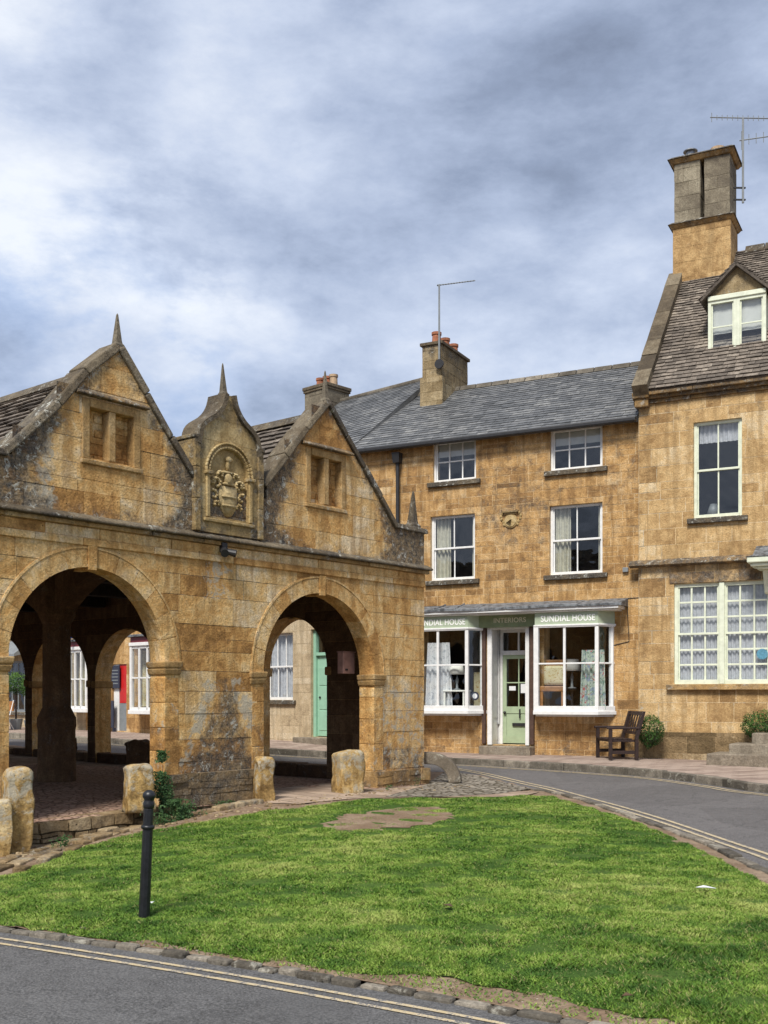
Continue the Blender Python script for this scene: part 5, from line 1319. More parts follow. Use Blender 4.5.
mb = MB(); pf = Prof([(.45, REZ - .3), (3.7, 12.2), (6.9, REZ - .3)], -.2); mp__ = lambda a, y, z: (y, a, z); backing(mb, pf, mp__, .4); ashlar(mb, pf, mp__, .26, .42, .35, .95, .012, .004, .003, 132)
mb.build('gable_wall', M['right'], rh); MB().box(0, XR, 6.8, 7.1, -.2, REZ - .2).box(XR - .3, XR, .45, 6.8, -.2, REZ - .2).build('rear_wall', M['right'], rh)
for k, (a, b) in enumerate(((REZ - .02, .06), (REZ + .06, .13), (REZ + .13, .20))):
    m_ = MB(); rnd = random.Random(k); x = -.1
    while x < XR: l = rnd.uniform(.7, 1.3); m_.box(x + .003, min(x + l, XR) - .003, -b, .3, a, a + .078, (rnd.random() * .5, .42, .1)); x += l
    m_.build('eaves_cornice', M['hall_trim'], rh, bevel=.012, jitter=.008)
scz = ru(700, 561)[1]
m_ = MB(); m_.hexa([(-.18, -.16, scz - .05), (XR, -.16, scz - .05), (XR, .0, scz - .08), (-.18, .0, scz - .08), (-.18, -.14, scz + .02), (XR, -.14, scz + .02), (XR, .0, scz + .09), (-.18, .0, scz + .09)], (.4, .5, .1)); m_.build('string_course', M['hall_trim'], rh, bevel=.015, jitter=.012)
o = sash(rh, wu, .06, 2, 1, 1, 'cream', .06, .03, sillmat='coping')
solid(sheet(wu[0] + .07, wu[1] - .07, wu[3] - .42, wu[3] - .05, .19, .015, 9, 7).build('net_curtain', M['curt'], o))
# lamp-like object on the inner sill is left dark; low pale shade as seen behind the glass
m_ = MB(); m_.lathe([(.16, 0), (.07, .26), (.06, .26), (.15, 0)], ((wu[0] * .7 + wu[1] * .3), .62, wu[2] + .12), 16); m_.build('inner_lampshade', M['greyp'], o, smooth=True)
for a, b in ((wx0, wxm + .0), (wxm + .005, wx1)):
    o = sash(rh, (a + .0, b, wz0, wz1), .05, 3, 3, 3, 'cream', .075, .038, sill=False)
    solid(sheet(a + .07, b - .07, wz0 + .05, wz1 - .08, .175, .012, 9, int(a * 7)).build('net_curtain', M['curt'], o))
m_ = MB(); m_.box(wxm - .05, wxm + .055, .0, .1, wz0, wz1); m_.build('mullion', M['cream'], rh, bevel=.012)
m_ = MB(); m_.box(wx0 - .15, wx1 + .12, -.11, .06, wz0 - .12, wz0 - .004, (.6, .25, .2)); m_.build('sill', M['hall_trim'], rh, bevel=.012, jitter=.008)
m_ = MB()
for k in range(6): x = wx0 - .1 + k * .47; m_.box(x, x + .46, -.02, .05, wz1 + .01, wz1 + .24, (random.random(), .35, .15))
m_.build('lintel', M['right'], rh, bevel=.008, jitter=.02, dark=lambda p: (.15, 0))
t_x, t_z = ru(762, 654, .02); m_ = MB(); m_.tube((t_x, .055, t_z), (t_x, .045, t_z), .11, n=24); m_.build('round_sticker', M['bluepaper'], rh)
# roof
ry0, rz0, ry1, rz1 = -.22, REZ + .22, 3.83, 12.35
mp_, RL = roof_map(ry0, rz0, ry1, rz1); mb = MB(); reg = [(.05, 0), (XR, 0), (XR, RL), (.05, RL)]
dm = RGT.rect(708, 766, 294, 351, 1.12)
slp = (rz1 - rz0) / (ry1 - ry0); DY = ry0 + (dm[2] - .05 - rz0) / slp
dm = RGT.rect(708, 766, 294, 351, DY)
mb.prism([mp_(a, b, -.12) for a, b in reg], Vector(mp_(0, 0, .12)) - Vector(mp_(0, 0, 0)), (.2, 0, 0))
slates(mb, reg, mp_, .15, .10, .14, .36, .016, 231, .014, (.25, .85)); rroof = mb.build('roof', M['stslate'], rh, dark=lambda p: (.06, 0))
mpb, RLb = roof_map(7.3, rz0, ry1, rz1); mb = MB(); mb.poly([mpb(0, 0, 0), mpb(XR, 0, 0), mpb(XR, RLb, 0), mpb(0, RLb, 0)]); mb.build('rear_roof', M['stslate'], rroof)
mb = MB(); rnd = random.Random(4); x = 1.6
while x < XR: mb.hexa([(x, ry1 - .17, rz1 - .1), (x + .43, ry1 - .17, rz1 - .1), (x + .43, ry1 + .17, rz1 - .1), (x, ry1 + .17, rz1 - .1), (x, ry1 - .03, rz1 + .10), (x + .43, ry1 - .03, rz1 + .10), (x + .43, ry1 + .03, rz1 + .10), (x, ry1 + .03, rz1 + .10)], (rnd.random(), .2, .1)); x += .45
mb.build('ridge_tiles', M['coping'], rroof, bevel=.01)
# verge coping
def rcope():
    rnd = random.Random(2); m_ = MB(); n = 8; a0, a1 = -.06, .27
    for k in range(n):
        s0 = RL * .86 * k / n - .05; s1 = RL * .86 * (k + 1) / n - .06; t1 = .17 + rnd.uniform(-.01, .01)
        P = lambda x, v, h: mp_(x, v, h)
        m_.hexa([P(a0, s0, -.12), P(a1, s0, -.12), P(a1, s1, -.12), P(a0, s1, -.12), P(a0, s0, t1), P(a1, s0, t1), P(a1, s1, t1), P(a0, s1, t1)], (rnd.random(), .0, .15))
    return m_.build('verge_coping', M['coping'], rroof, bevel=.006, jitter=.012, dark=lambda p: (-.12, -.12))
rcope()
m_ = MB(); m_.box(-.09, .26, -.21, .25, REZ + .08, REZ + .2, (.3, .35, .1)); m_.box(-.05, .24, -.16, .25, REZ - .10, REZ + .08, (.3, .3, .1)); m_.build('kneeler', M['hall_trim'], rh, bevel=.02, jitter=.01)
# chimney
by = 3.05; c0, c1 = ru(673, 250, by)[0], ru(730.5, 250, by)[0]; zb = ru(700, 284, by)[1]; zc1 = ru(672, 230, by)[1]; zt = ru(672, 165, by)[1]; cd = .95
mb = MB(); four_faces(mb, c0 + .0, c1, by, by + cd, zb - .8, zc1, 331, hmin=.28, hmax=.36, wmin=.5, wmax=.8, joint=.014, h=.004, hj=.002, tint=(.2, .45)); rch = mb.build('chimney', M['right'], rh, dark=lambda p: (.10, -.15))
mb = MB(); xg = ru(702, 200, by)[0]
four_faces(mb, c0 + .03, xg - .055, by + .03, by + cd - .03, zc1 + .1, zt, 335, hmin=.3, hmax=.4, wmin=.5, wmax=.9, tint=(.4, .9)); mb.build('flue', M['chimdark'], rch, dark=lambda p: (-.05, .12))
mb = MB(); four_faces(mb, xg + .055, c1 - .03, by + .03, by + cd - .03, zc1 + .1, zt, 341, hmin=.3, hmax=.4, wmin=.5, wmax=.9, tint=(.1, .7)); mb.build('flue', M['chimdark'], rch, dark=lambda p: (.12, .05))
def ccap(z, o1, o2, h, mat):
    m_ = MB(); m_.hexa([(c0 - o1, by - o1, z), (c1 + o1, by - o1, z), (c1 + o1, by + cd + o1, z), (c0 - o1, by + cd + o1, z), (c0 - o2, by - o2, z + h), (c1 + o2, by - o2, z + h), (c1 + o2, by + cd + o2, z + h), (c0 - o2, by + cd + o2, z + h)], (.4, .25, .1)); return m_
ccap(zc1, .02, .085, .09, 0).build('chimney_cornice', M['hall_trim'], rch, bevel=.01); ccap(zc1 + .092, .11, .03, .06, 0).build('chimney_weathering', M['coping'], rch, bevel=.01)
ccap(zt, .02, .085, .09, 0).build('chimney_cap', M['hall_trim'], rch, bevel=.01); ccap(zt + .092, .12, .04, .06, 0).build('chimney_top', M['coping'], rch, bevel=.01)
ccap(zb - .75, .04, .04, .76, 0)
m_ = MB(); m_.box(c0 - .02, c1 + .12, by - .05, by + .2, zb - .02, zb + .07, (.4, .2, .2)); m_.build('flashing', M['coping'], rch, jitter=.02)
px_, _ = ru(690, 150, by + .4); m_ = MB(); zz = zt + .15
m_.lathe([(.13, 0), (.15, .06), (.11, .1), (.11, .12), (.14, .16)], (px_, by + .45, zz), 16); m_.lathe([(.105, 0), (.105, .17)], (px_, by + .45, zz + .12), 12); m_.lathe([(.17, .28), (.17, .30), (.05, .36)], (px_, by + .45, zz), 16); m_.build('flue_cowl', M['galv'], rch, smooth=False)
px_, _ = ru(719, 150, by + .4); m_ = MB(); m_.lathe([(.19, 0), (.17, .12), (.10, .15)], (px_, by + .25, zz), 16); m_.build('chimney_pot', M['terrapale'], rch, smooth=False)
# dormer
dx_0, dx_1, dz0, dz1 = dm; yb_ = DY + 1.9; ax = (dx_0 + dx_1) / 2; apz = ru(737, 266, DY)[1]
d_ = MB(); tri = [(dx_0 + .0, dz1 + .02), (dx_1, dz1 + .02), (ax, apz)]
d_.prism([(x, DY + .04, z) for x, z in tri], (0, .12, 0), (.6, .1, .1)); dorm = d_.build('dormer', M['chim'], rh, dark=lambda p: (.1, .1))
MB().box(dx_0 + .02, dx_0 + .08, DY + .12, yb_, dz0 - .2, dz1).box(dx_1 - .08, dx_1 - .02, DY + .12, yb_, dz0 - .2, dz1).build('dormer_cheeks', M['cream'], dorm)
for s_ in (-1, 1):
    xe = ax + s_ * (dx_1 - ax + .16); ze = dz1 - .04; L_ = math.hypot(xe - ax, apz + .06 - ze)
    ux, uz = (ax - xe) / L_, (apz + .06 - ze) / L_; nx_, nz_ = (-uz, ux) if s_ < 0 else (uz, -ux)
    if nz_ < 0: nx_, nz_ = -nx_, -nz_
    mpd = lambda a, v, h, xe=xe, ze=ze, ux=ux, uz=uz, nx_=nx_, nz_=nz_: (xe + ux * v + nx_ * h, a, ze + uz * v + nz_ * h)
    m_ = MB(); rg = [(DY - .10, 0), (yb_ + .3, 0), (yb_ + .3, L_), (DY - .10, L_)]; m_.prism([mpd(a, b, -.05) for a, b in rg], Vector(mpd(0, 0, .05)) - Vector(mpd(0, 0, 0)), (.3, .1, 0))
    slates(m_, rg, mpd, .16, .13, .15, .3, .022, 55 + s_, .01); m_.build('dormer_roof', M['stslate'], dorm)
f = MB(); f.box(dx_0 - .0, dx_1, DY - .03, DY + .10, dz1 - .07, dz1 + .03); f.build('dormer_head', M['cream'], dorm, bevel=.01)
xm_ = ax
for a, b in ((dx_0, xm_), (xm_, dx_1)):
    o = sash(rh, (a, b, dz0, dz1 - .07), DY, 1, 2, 0, 'cream', .065, .03, sill=False, wall_t=DY + .2, mk_room=False)
    if True: solid(sheet(a + .07, b - .07, dz0 + .45, dz1 - .1, DY + .12, .004, 2, 4).build('blind', M['blind'], o))
m_ = ROOMS.setdefault(rh.name, (rh, MB()))[1]; m_.poly([(dx_0 + .05, DY + .8, dz0 - .3), (dx_1 - .05, DY + .8, dz0 - .3), (dx_1 - .05, DY + .8, dz1), (dx_0 + .05, DY + .8, dz1)])
m_ = MB(); m_.hexa([(dx_0 - .08, DY - .14, dz0 - .16), (dx_1 + .08, DY - .14, dz0 - .16), (dx_1 + .08, DY + .1, dz0 - .02), (dx_0 - .08, DY + .1, dz0 - .02), (dx_0 - .08, DY - .16, dz0 - .12), (dx_1 + .08, DY - .16, dz0 - .12), (dx_1 + .08, DY + .1, dz0 + .005), (dx_0 - .08, DY + .1, dz0 + .005)]); m_.build('lead_apron', M['lead'], dorm)
# door canopy and door beyond
kx, kz = ru(747, 560, -.55); m_ = MB(); m_.box(kx, kx + 1.9, -.60, .0, kz - .06, kz + .06); m_.box(kx + .06, kx + 1.85, -.54, .0, kz - .13, kz - .06); m_.box(kx + .16, kx + 1.75, -.46, .0, kz - .18, kz - .13)
cano = m_.build('door_canopy', M['cream'], rh, bevel=.02)
m_ = MB(); m_.hexa([(kx - .02, -.62, kz + .063), (kx + 1.92, -.62, kz + .063), (kx + 1.92, 0, kz + .063), (kx - .02, 0, kz + .063), (kx + .1, -.5, kz + .10), (kx + 1.8, -.5, kz + .10), (kx + 1.8, 0, kz + .34), (kx + .1, 0, kz + .34)]); m_.build('lead_covering', M['lead'], cano)
for x in (kx + .26, kx + 1.5):
    m_ = MB(); m_.hexa([(x, -.07, kz - .62), (x + .10, -.07, kz - .62), (x + .10, 0, kz - .66), (x, 0, kz - .66), (x, -.30, kz - .18), (x + .10, -.30, kz - .18), (x + .10, 0, kz - .18), (x, 0, kz - .18)]); m_.build('bracket', M['cream'], cano, bevel=.02)
d_ = MB(); d_.box(4.6, 5.6, .2, .26, .6, 2.75); [d_.box(4.7 + (k % 2) * .44, 5.08 + (k % 2) * .44, .17, .2, .75 + .68 * (k // 2), 1.3 + .68 * (k // 2)) for k in range(6)]; d_.build('door', M['navy'], rh, bevel=.01)
# steps
sg = g(*RGT.w(4.2, -1)[:2]) + .1
for k, (px0, py) in enumerate(((706, 754), (729, 744), (752, 733))):
    yo_ = -1.35 + k * .36; x0, _ = ru(px0, py, yo_); zt_ = CZ + (HY - (py - 0)) / F * (RGT.w(x0, yo_)[1])
    m_ = MB(); m_.box(x0, 7.0, yo_, -.06, .0, zt_, (.4 + .1 * k, .1, .1)); m_.build('step', M['stepst'], rh, bevel=.025, jitter=.02)

# ------------------------------------------------------------------ left row
lu = lambda px, py, y=0.0: LFT.uv(px, py, y)
l1 = thing('corner_house', 'pale stone house with mint green door and slate roof seen through the right arch', 'house', LFT.w(0, 0, 0), LFT.a)
L1X = -5.3; wl = LFT.rect(273, 293, 633, 700); dl0 = lu(311, 690)[0]; dz_0, dz_1 = lu(318, 737)[1], lu(318, 629)[1]; dl1 = dl0 + .98
lprof = Prof([(L1X, EZ), (0.02, EZ)], -.1, [(wl[0] - .35, wl[1], wl[2], wl[3]), (dl0, dl1, dz_0, dz_1), (-4.4, -3.5, 4.4, 6.0), (-2.2, -1.3, 4.4, 6.0)])
mb = MB(); backing(mb, lprof, ID, .4); ashlar(mb, lprof, ID, .26, .4, .4, .9, .008, .004, .003, 151, (.3, .8)); mb.build('wall', M['left'], l1, dark=lambda p: (.14 if p[2] < 1.25 else -.1, .12))
MB().box(L1X, L1X + .3, .4, 7, -.1, EZ + .3).box(L1X, 1.0, 6.9, 7.2, -.1, EZ).build('rear_wall', M['left'], l1)
wl2 = (wl[0] - .35, wl[1], wl[2], wl[3])
o = sash(l1, wl2, .10, 3, 1, 1, 'white', .06, .03); solid(sheet(wl2[0] + .05, wl2[1] - .05, wl2[2] + .05, wl2[3] - .05, .23, .025, 8, 5).build('net_curtain', M['curt'], o))
for rc in ((-4.4, -3.5, 4.4, 6.0), (-2.2, -1.3, 4.4, 6.0)): sash(l1, rc, .1, 2, 1, 1)
d_ = MB(); d_.box(dl0, dl0 + .09, .08, .2, dz_0, dz_1); d_.box(dl1 - .09, dl1, .08, .2, dz_0, dz_1); d_.box(dl0 + .09, dl1 - .09, .08, .2, dz_1 - .08, dz_1); zf = dz_1 - .62; d_.box(dl0 + .09, dl1 - .09, .08, .2, zf - .05, zf + .03); d_.build('door_frame', M['mint'], l1, bevel=.006)
d_ = MB(); d_.box(dl0 + .09, dl1 - .09, .15, .19, dz_0 + .02, zf - .05)
for a, b in ((.2, .42), (.48, .74), (.8, 1.0)):
    for x in (dl0 + .16, (dl0 + dl1) / 2 + .04): d_.box(x, x + .30, .138, .15, dz_0 + .05 + (zf - dz_0 - .2) * (a - .14), dz_0 + .05 + (zf - dz_0 - .2) * (b - .10))
dd = d_.build('door', M['mint'], l1, bevel=.006); m_ = MB(); m_.ellipsoid((dl0 + .2, .12, dz_0 + 1.0), (.03, .03, .03)); m_.build('handle', M['blackmetal'], dd)
p = MB(); p.poly([(dl0 + .09, .14, zf + .03), (dl1 - .09, .14, zf + .03), (dl1 - .09, .14, dz_1 - .08), (dl0 + .09, .14, dz_1 - .08)]); p.build('fanlight_pane', M['glass'], l1); room(l1, dl0, dl1, zf, dz_1, .41, .8, .1)
MB().box(dl0 - .35, dl1 + .3, -.32, .1, dz_0 - .42, dz_0 - .01).build('step', M['stepst'], l1, bevel=.02)
LRY, LRZ = 3.6, 10.38; mp_, RL = roof_map(-.22, EZ - .10, LRY, LRZ); hx = lambda y: -.1425 * y + .03
mb = MB(); reg = [(L1X, 0), (hx(-.22), 0), (hx(LRY), RL), (L1X, RL)]
mb.prism([mp_(a, b, -.1) for a, b in reg], Vector(mp_(0, 0, .1)) - Vector(mp_(0, 0, .0)), (.3, 0, 0)); slates(mb, reg, mp_, .165, .145, .20, .36, .009, 202, .005, (.2, .85)); lr = mb.build('roof', M['slate'], l1)
mpb, RLb = roof_map(7.4, EZ - .1, LRY, LRZ); mb = MB(); mb.poly([mpb(L1X, 0, 0), mpb(.8, 0, 0), mpb(hx(LRY), RLb, 0), mpb(L1X, RLb, 0)]); mb.build('rear_roof', M['slate'], lr)
mb = MB(); mb.box(L1X, hx(LRY), LRY - .1, LRY + .1, LRZ - .05, LRZ + .06); mb.build('ridge', M['kerbst'], lr, bevel=.03)
mb = MB(); mb.poly([(L1X, -.2, EZ), (L1X, 7.2, EZ), (L1X, LRY, LRZ - .05)]); mb.build('gable', M['left'], l1)
cy = 3.0; c0, c1 = lu(305, 390, cy)[0], lu(327, 390, cy)[0]; ct = lu(320, 384, cy)[1]
mb = MB(); four_faces(mb, c0, c1, cy, cy + .9, 8.6, ct - .1, 401, hmin=.2, hmax=.3, wmin=.3, wmax=.6, tint=(.1, .6)); lc = mb.build('chimney', M['chimdark'], l1, dark=lambda p: (.05, .05))
MB().box(c0 - .06, c1 + .06, cy - .06, cy + .96, ct - .1, ct).box(c0 - .04, c1 + .04, cy - .04, cy + .94, ct - .17, ct - .101).build('chimney_cap', M['coping'], lc, bevel=.015)
for k in range(3): pot(lc, c0 + (c1 - c0) * (.2 + .3 * k), cy + .45, ct, .13, .34, 'terra' if k < 2 else 'terrapale')
# second house with bay windows and red door
l2_ = thing('bay_window_house', 'warm stone house with white bay windows and red door behind the left arch', 'house', LFT.w(0, 0, 0), LFT.a)
X2 = -11.9; bA = (lu(127, 680, -.5)[0], lu(157, 680, -.5)[0]); bz0, bz1 = lu(142, 710, -.4)[1], lu(142, 646, -.4)[1]; bA = (bA[0], bA[0] + 1.7)
bB1 = lu(93, 680, -.4)[0]; bB = (bB1 - 1.5, bB1); rd1 = lu(127, 690)[0] - .0; rd = (lu(114.5, 690)[0] + .0, rd1); rdz = (lu(125, 731)[1], lu(125, 664)[1]); rd = (rd1 - .75, rd1 - .02)
hs_ = [(bA[0] + .1, bA[1] - .1, bz0, bz1), (bB[0] + .1, bB[1] - .1, bz0, bz1), (rd[0], rd[1], rdz[0], rdz[1]), (-7.6, -6.7, 4.1, 5.4), (-10.6, -9.7, 4.1, 5.4)]
p2 = Prof([(X2, 6.1), (L1X, 6.1)], -.1, hs_); mb = MB(); backing(mb, p2, ID, .4); ashlar(mb, p2, ID, .22, .34, .3, .7, .01, .005, .004, 161, (.2, .8)); mb.build('wall', M['sund'], l2_)
MB().box(X2, X2 + .3, .4, 6, -.1, 6.1).box(X2, L1X, 5.8, 6, -.1, 6.1).build('rear_wall', M['sund'], l2_)
mp_, RL = roof_map(-.2, 6.05, 2.6, 7.55); mb = MB(); reg = [(X2, 0), (L1X, 0), (L1X, RL), (X2, RL)]; mb.poly([mp_(a, b, 0) for a, b in reg]); slates(mb, reg, mp_, .2, .16, .25, .45, .02, 203, .01); r_ = mb.build('roof', M['stslate'], l2_)
mpb, RLb = roof_map(6, 6.05, 2.6, 7.55); mb = MB(); mb.poly([mpb(a, b, 0) for a, b in ((X2, 0), (L1X, 0), (L1X, RLb), (X2, RLb))]); mb.build('rear_roof', M['stslate'], r_)
for rc in hs_[3:]: sash(l2_, rc, .1, 2, 1, 1)
def small_bay(par, a, b, z0, z1, pr, cols=3):
    P = [(a, 0), (a + .25, -pr), (b - .25, -pr), (b, 0)]; f = MB(); n = cols
    def bar(x, y, w): f.box(x - w, x + w, y - w, y + w, z0, z1)
    for x, y in P: bar(x, y if y else -.03, .05)
    for k in range(1, n): bar(P[1][0] + (P[2][0] - P[1][0]) * k / n, -pr, .03)
    for p_, q_ in zip(P, P[1:]):
        d = (Vector(q_) - Vector(p_)).normalized(); nn = Vector((-d.y, d.x)) * .03
        for za, zb in ((z0, z0 + .08), ((z0 + z1) / 2 - .02, (z0 + z1) / 2 + .02), (z1 - .08, z1)):
            q4 = [Vector(p_) - nn, Vector(q_) - nn, Vector(q_) + nn, Vector(p_) + nn]; f.hexa([(v.x, v.y, za) for v in q4] + [(v.x, v.y, zb) for v in q4])
    o = f.build('bay_window', M['white'], par, bevel=.005)
    E = lambda e: [(a - e, .0), (a + .25 - e * .6, -pr - e), (b - .25 + e * .6, -pr - e), (b + e, .0)]
    s_ = MB(); s_.prism([(x, y, z0 - .12) for x, y in E(.10)], (0, 0, .12)); s_.build('sill', M['white'], o, bevel=.01)
    s_ = MB(); s_.prism([(x, y, z1 + .0) for x, y in E(.08)], (0, 0, .10)); s_.build('head', M['white'], o, bevel=.01)
    s_ = MB(); s_.prism([(x, y, z1 + .102) for x, y in E(.04)], (0, 0, .16)); s_.build('cornice', M['maroon'], o, bevel=.01)
    s_ = MB(); s_.prism([(x, y, z1 + .264) for x, y in E(.14)], (0, 0, .07)); s_.build('roof', M['lead'], o, bevel=.01)
    g_ = MB()
    for p_, q_ in zip(P, P[1:]): g_.poly([(p_[0], p_[1], z0 + .05), (q_[0], q_[1], z0 + .05), (q_[0], q_[1], z1 - .05), (p_[0], p_[1], z1 - .05)])
    g_.build('pane', M['glass'], o); solid(sheet(a + .15, a + .5, z0 + .1, z1 - .1, -.05, .03, 3, 2).build('curtain', M['cushion'], o)); room(par, a, b, z0, z1, .41, 1.2, .1)
small_bay(l2_, bA[0], bA[1], bz0, bz1, .5); small_bay(l2_, bB[0], bB[1], bz0 + .02, bz1 - .02, .45)
MB().box(rd[0] + .3, rd[1] - .02, .04, .09, rdz[0] + .85, rdz[1]).build('door', M['red'], l2_, bevel=.005, jitter=0); MB().box(rd[0] + .3, rd[1] - .02, .04, .09, rdz[0], rdz[0] + .845).build('lower_door', M['greyp'], l2_)
MB().box(rd[0], rd[0] + .28, .03, .12, rdz[0], rdz[1]).build('door_frame', M['white'], l2_); room(l2_, rd[0], rd[1], rdz[0], rdz[1], .41, .6, .1)
xx, zz = lu(116.5, 677); t = thing('wall_plaque', 'small black notice board on the stone wall left of the red door', 'sign'); place(t, LFT, xx, -.03, zz); MB().box(-.22, .22, -.02, .02, -.35, .35).build('board', M['navy'], t, bevel=.008)
m_ = MB(); [m_.box(-.16, .16, -.026, -.021, z - .015, z + .015) for z in (.2, .1, 0, -.1, -.2)]; m_.build('text_lines', M['greyp'], t)
xx, zz = lu(114, 719); t = thing('dark_doorway_board', 'dark low board leaning beside the red door', 'board'); place(t, LFT, xx, -.16, g(*LFT.w(xx, -.1)[:2]) + .11); MB().box(-.2, .2, 0, .04, .12, .95).build('panel', M['navy'], t, bevel=.008); MB().box(-.2, -.16, .0, .1, 0, .118).box(.16, .2, 0, .1, 0, .118).build('feet', M['navy'], t)
# shop further along
l3 = thing('grey_shop', 'stone shop with grey mullioned front and awning behind the far left arch', 'shop', LFT.w(0, 0, 0), LFT.a)
X3 = -24.0; s0, s1 = lu(-25, 680)[0], lu(30, 680)[0]; sz0, sz1 = lu(16, 712)[1], lu(16, 661)[1]
p3 = Prof([(X3, 5.8), (X2, 5.8)], -.1, [(s0, s1, sz0, sz1), (lu(12, 645)[0], lu(26, 645)[0], lu(18, 653)[1] + .5, lu(18, 653)[1] + 1.5)]); mb = MB(); backing(mb, p3, ID, .4); ashlar(mb, p3, ID, .22, .34, .3, .7, .01, .005, .004, 171, (.2, .8)); mb.build('wall', M['left'], l3)
MB().box(X3, X3 + .3, .4, 6, -.1, 5.8).box(X3, X2, 5.8, 6, -.1, 5.8).build('rear_wall', M['left'], l3)
mp_, RL = roof_map(-.2, 5.75, 2.6, 7.2); mb = MB(); reg = [(X3, 0), (X2, 0), (X2, RL), (X3, RL)]; mb.poly([mp_(a, b, 0) for a, b in reg]); slates(mb, reg, mp_, .25, .2, .3, .5, .02, 205, .01); mb.build('roof', M['stslate'], l3)
sash(l3, (s0, s1, sz0, sz1), .03, 9, 2, 0, 'greyp', .07, .05, sill=True, name='shop_window')
rc = p3.rects[1]; sash(l3, rc, .08, 2, 1, 1, 'white')
m_ = MB(); m_.hexa([(s0 - .2, -.7, sz1 + .12), (s1 + .2, -.7, sz1 + .12), (s1 + .2, -.0, sz1 + .3), (s0 - .2, 0, sz1 + .3), (s0 - .2, -.7, sz1 + .2), (s1 + .2, -.7, sz1 + .2), (s1 + .2, -.0, sz1 + .75), (s0 - .2, 0, sz1 + .75)]); m_.build('awning', M['greyp'], l3)
xx, zz = lu(76, 633, -.5); t = thing('hanging_sign', 'small blue hanging sign on a bracket above the pavement behind the pillar', 'sign'); place(t, LFT, xx, -.35, zz + .1); MB().box(-.03, .03, -.55, .25, -.28, .35).build('board', M['blue'], t, bevel=.01); MB().box(-.02, .02, -.6, .36, .38, .41).box(-.01, .01, -.3, -.28, .35, .38).build('bracket', M['blackmetal'], t)
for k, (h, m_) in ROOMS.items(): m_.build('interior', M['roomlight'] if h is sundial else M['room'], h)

# ------------------------------------------------------------------ loose things
def gz(fac, x, y, off=.11): p_ = fac.w(x, y); return g(p_[0], p_[1]) + off
def lump(name, label, cat, loc, size, rz=0, seed=1, mat='postst', group=None, tint=.6, amp=.05, pinch=0.0, parent=None):
    bm = bmesh.new(); bmesh.ops.create_cube(bm, size=1); bmesh.ops.subdivide_edges(bm, edges=bm.edges, cuts=11, use_grid_fill=True)
    for v in bm.verts:
        p = v.co.copy(); r_ = p.copy(); m = max(abs(p.x), abs(p.y)) ; q = Vector((p.x, p.y, 0)); L_ = q.length
        if L_ > 1e-5: q2 = q * (m / L_) * 1.08; q = q.lerp(q2, .06)
        zf_ = p.z
        top_ = max(0, (abs(p.x) ** 6 + abs(p.y) ** 6) * 64 * .055) if p.z > .3 else 0
        v.co = Vector((q.x * (1 - pinch * (p.z + .5)) * size[0], q.y * (1 - pinch * (p.z + .5)) * size[1], (zf_ + .5 - top_ * (p.z - .3) / .2) * size[2]))
        n_ = mnoise.noise_vector(v.co * 3.5 + Vector((seed * 7.3, 0, 0))); v.co += n_ * amp + mnoise.noise_vector(v.co * 9 + Vector((0, seed * 3.1, 0))) * amp * .45; cc_ = mnoise.cell(v.co * 6 + Vector((seed, seed, seed))); v.co += Vector((v.co.x, v.co.y, 0)).normalized() * (cc_ - .5) * amp * .22
    me = bpy.data.meshes.new(name); bm.to_mesh(me); bm.free()
    at = me.color_attributes.new('col', 'FLOAT_COLOR', 'CORNER'); arr = np.ones((len(me.loops), 4), np.float32); arr[:, 0] = tint; zz_ = np.array([me.vertices[l.vertex_index].co.z for l in me.loops]) / size[2]; arr[:, 1] = .06 + .35 * np.clip(.25 - zz_, 0, 1) * 3; arr[:, 2] = .10 + .12 * (zz_ > .6); at.data.foreach_set('color', arr.ravel())
    for p in me.polygons: p.use_smooth = True
    o = bpy.data.objects.new(name, me); COL.objects.link(o); me.materials.append(M[mat]); o.location = loc; o.rotation_euler = (0, 0, rz)
    if parent: o.parent = parent
    if label: tag(o, label, cat, group)
    return o
GP_ = 'worn stone posts around the market hall'
def post_px(px, pytop, pybot, wpx, y_in, label, seed, tint=.6, amp=.032):
    x, _ = HALL.uv(px, pybot, y_in); w = HALL.w(x, y_in); s_ = F / w[1]; z1 = CZ + (HY - pytop) / s_; z0 = CZ + (HY - pybot) / s_ - .08
    return lump('stone_post', label, 'stone post', (w[0], w[1], z0), (wpx / s_ * .84, wpx / s_ * .8, z1 - z0 - .02), HALL.a * .6, seed, 'postst', GP_, tint, amp)
post_px(348, 749, 791, 30, -.30, 'squat orange and yellow stone post beside the right foot of the right arch', 1, .62)
post_px(264, 756, 800, 21, -.24, 'grey and white patched stone post at the left foot of the right arch', 2, .45)
post_px(138, 763, 806, 30, -.22, 'pale topped stone post at the right foot of the left arch', 3, .55)
post_px(17, 765, 856, 30, -.42, 'tall narrow stone post with white lichen, standing left of the left arch floor edge', 4, .5)
post_px(3, 797, 864, 17, -.55, 'lower orange stone post at the left edge of the photo', 5, .75)
for i, (x, y, l_) in enumerate(((-1.15, 6.1, 'dark boulder by the inner side wall, right one of two'), (-1.25, 8.45, 'dark boulder by the inner side wall, left one of two'))):
    lump('boulder', l_, 'boulder', HALL.w(x, y, HZ0 - .02), (.42, .42, .6), .4, 8 + i, 'inner', 'boulders inside the hall', .4, .06)
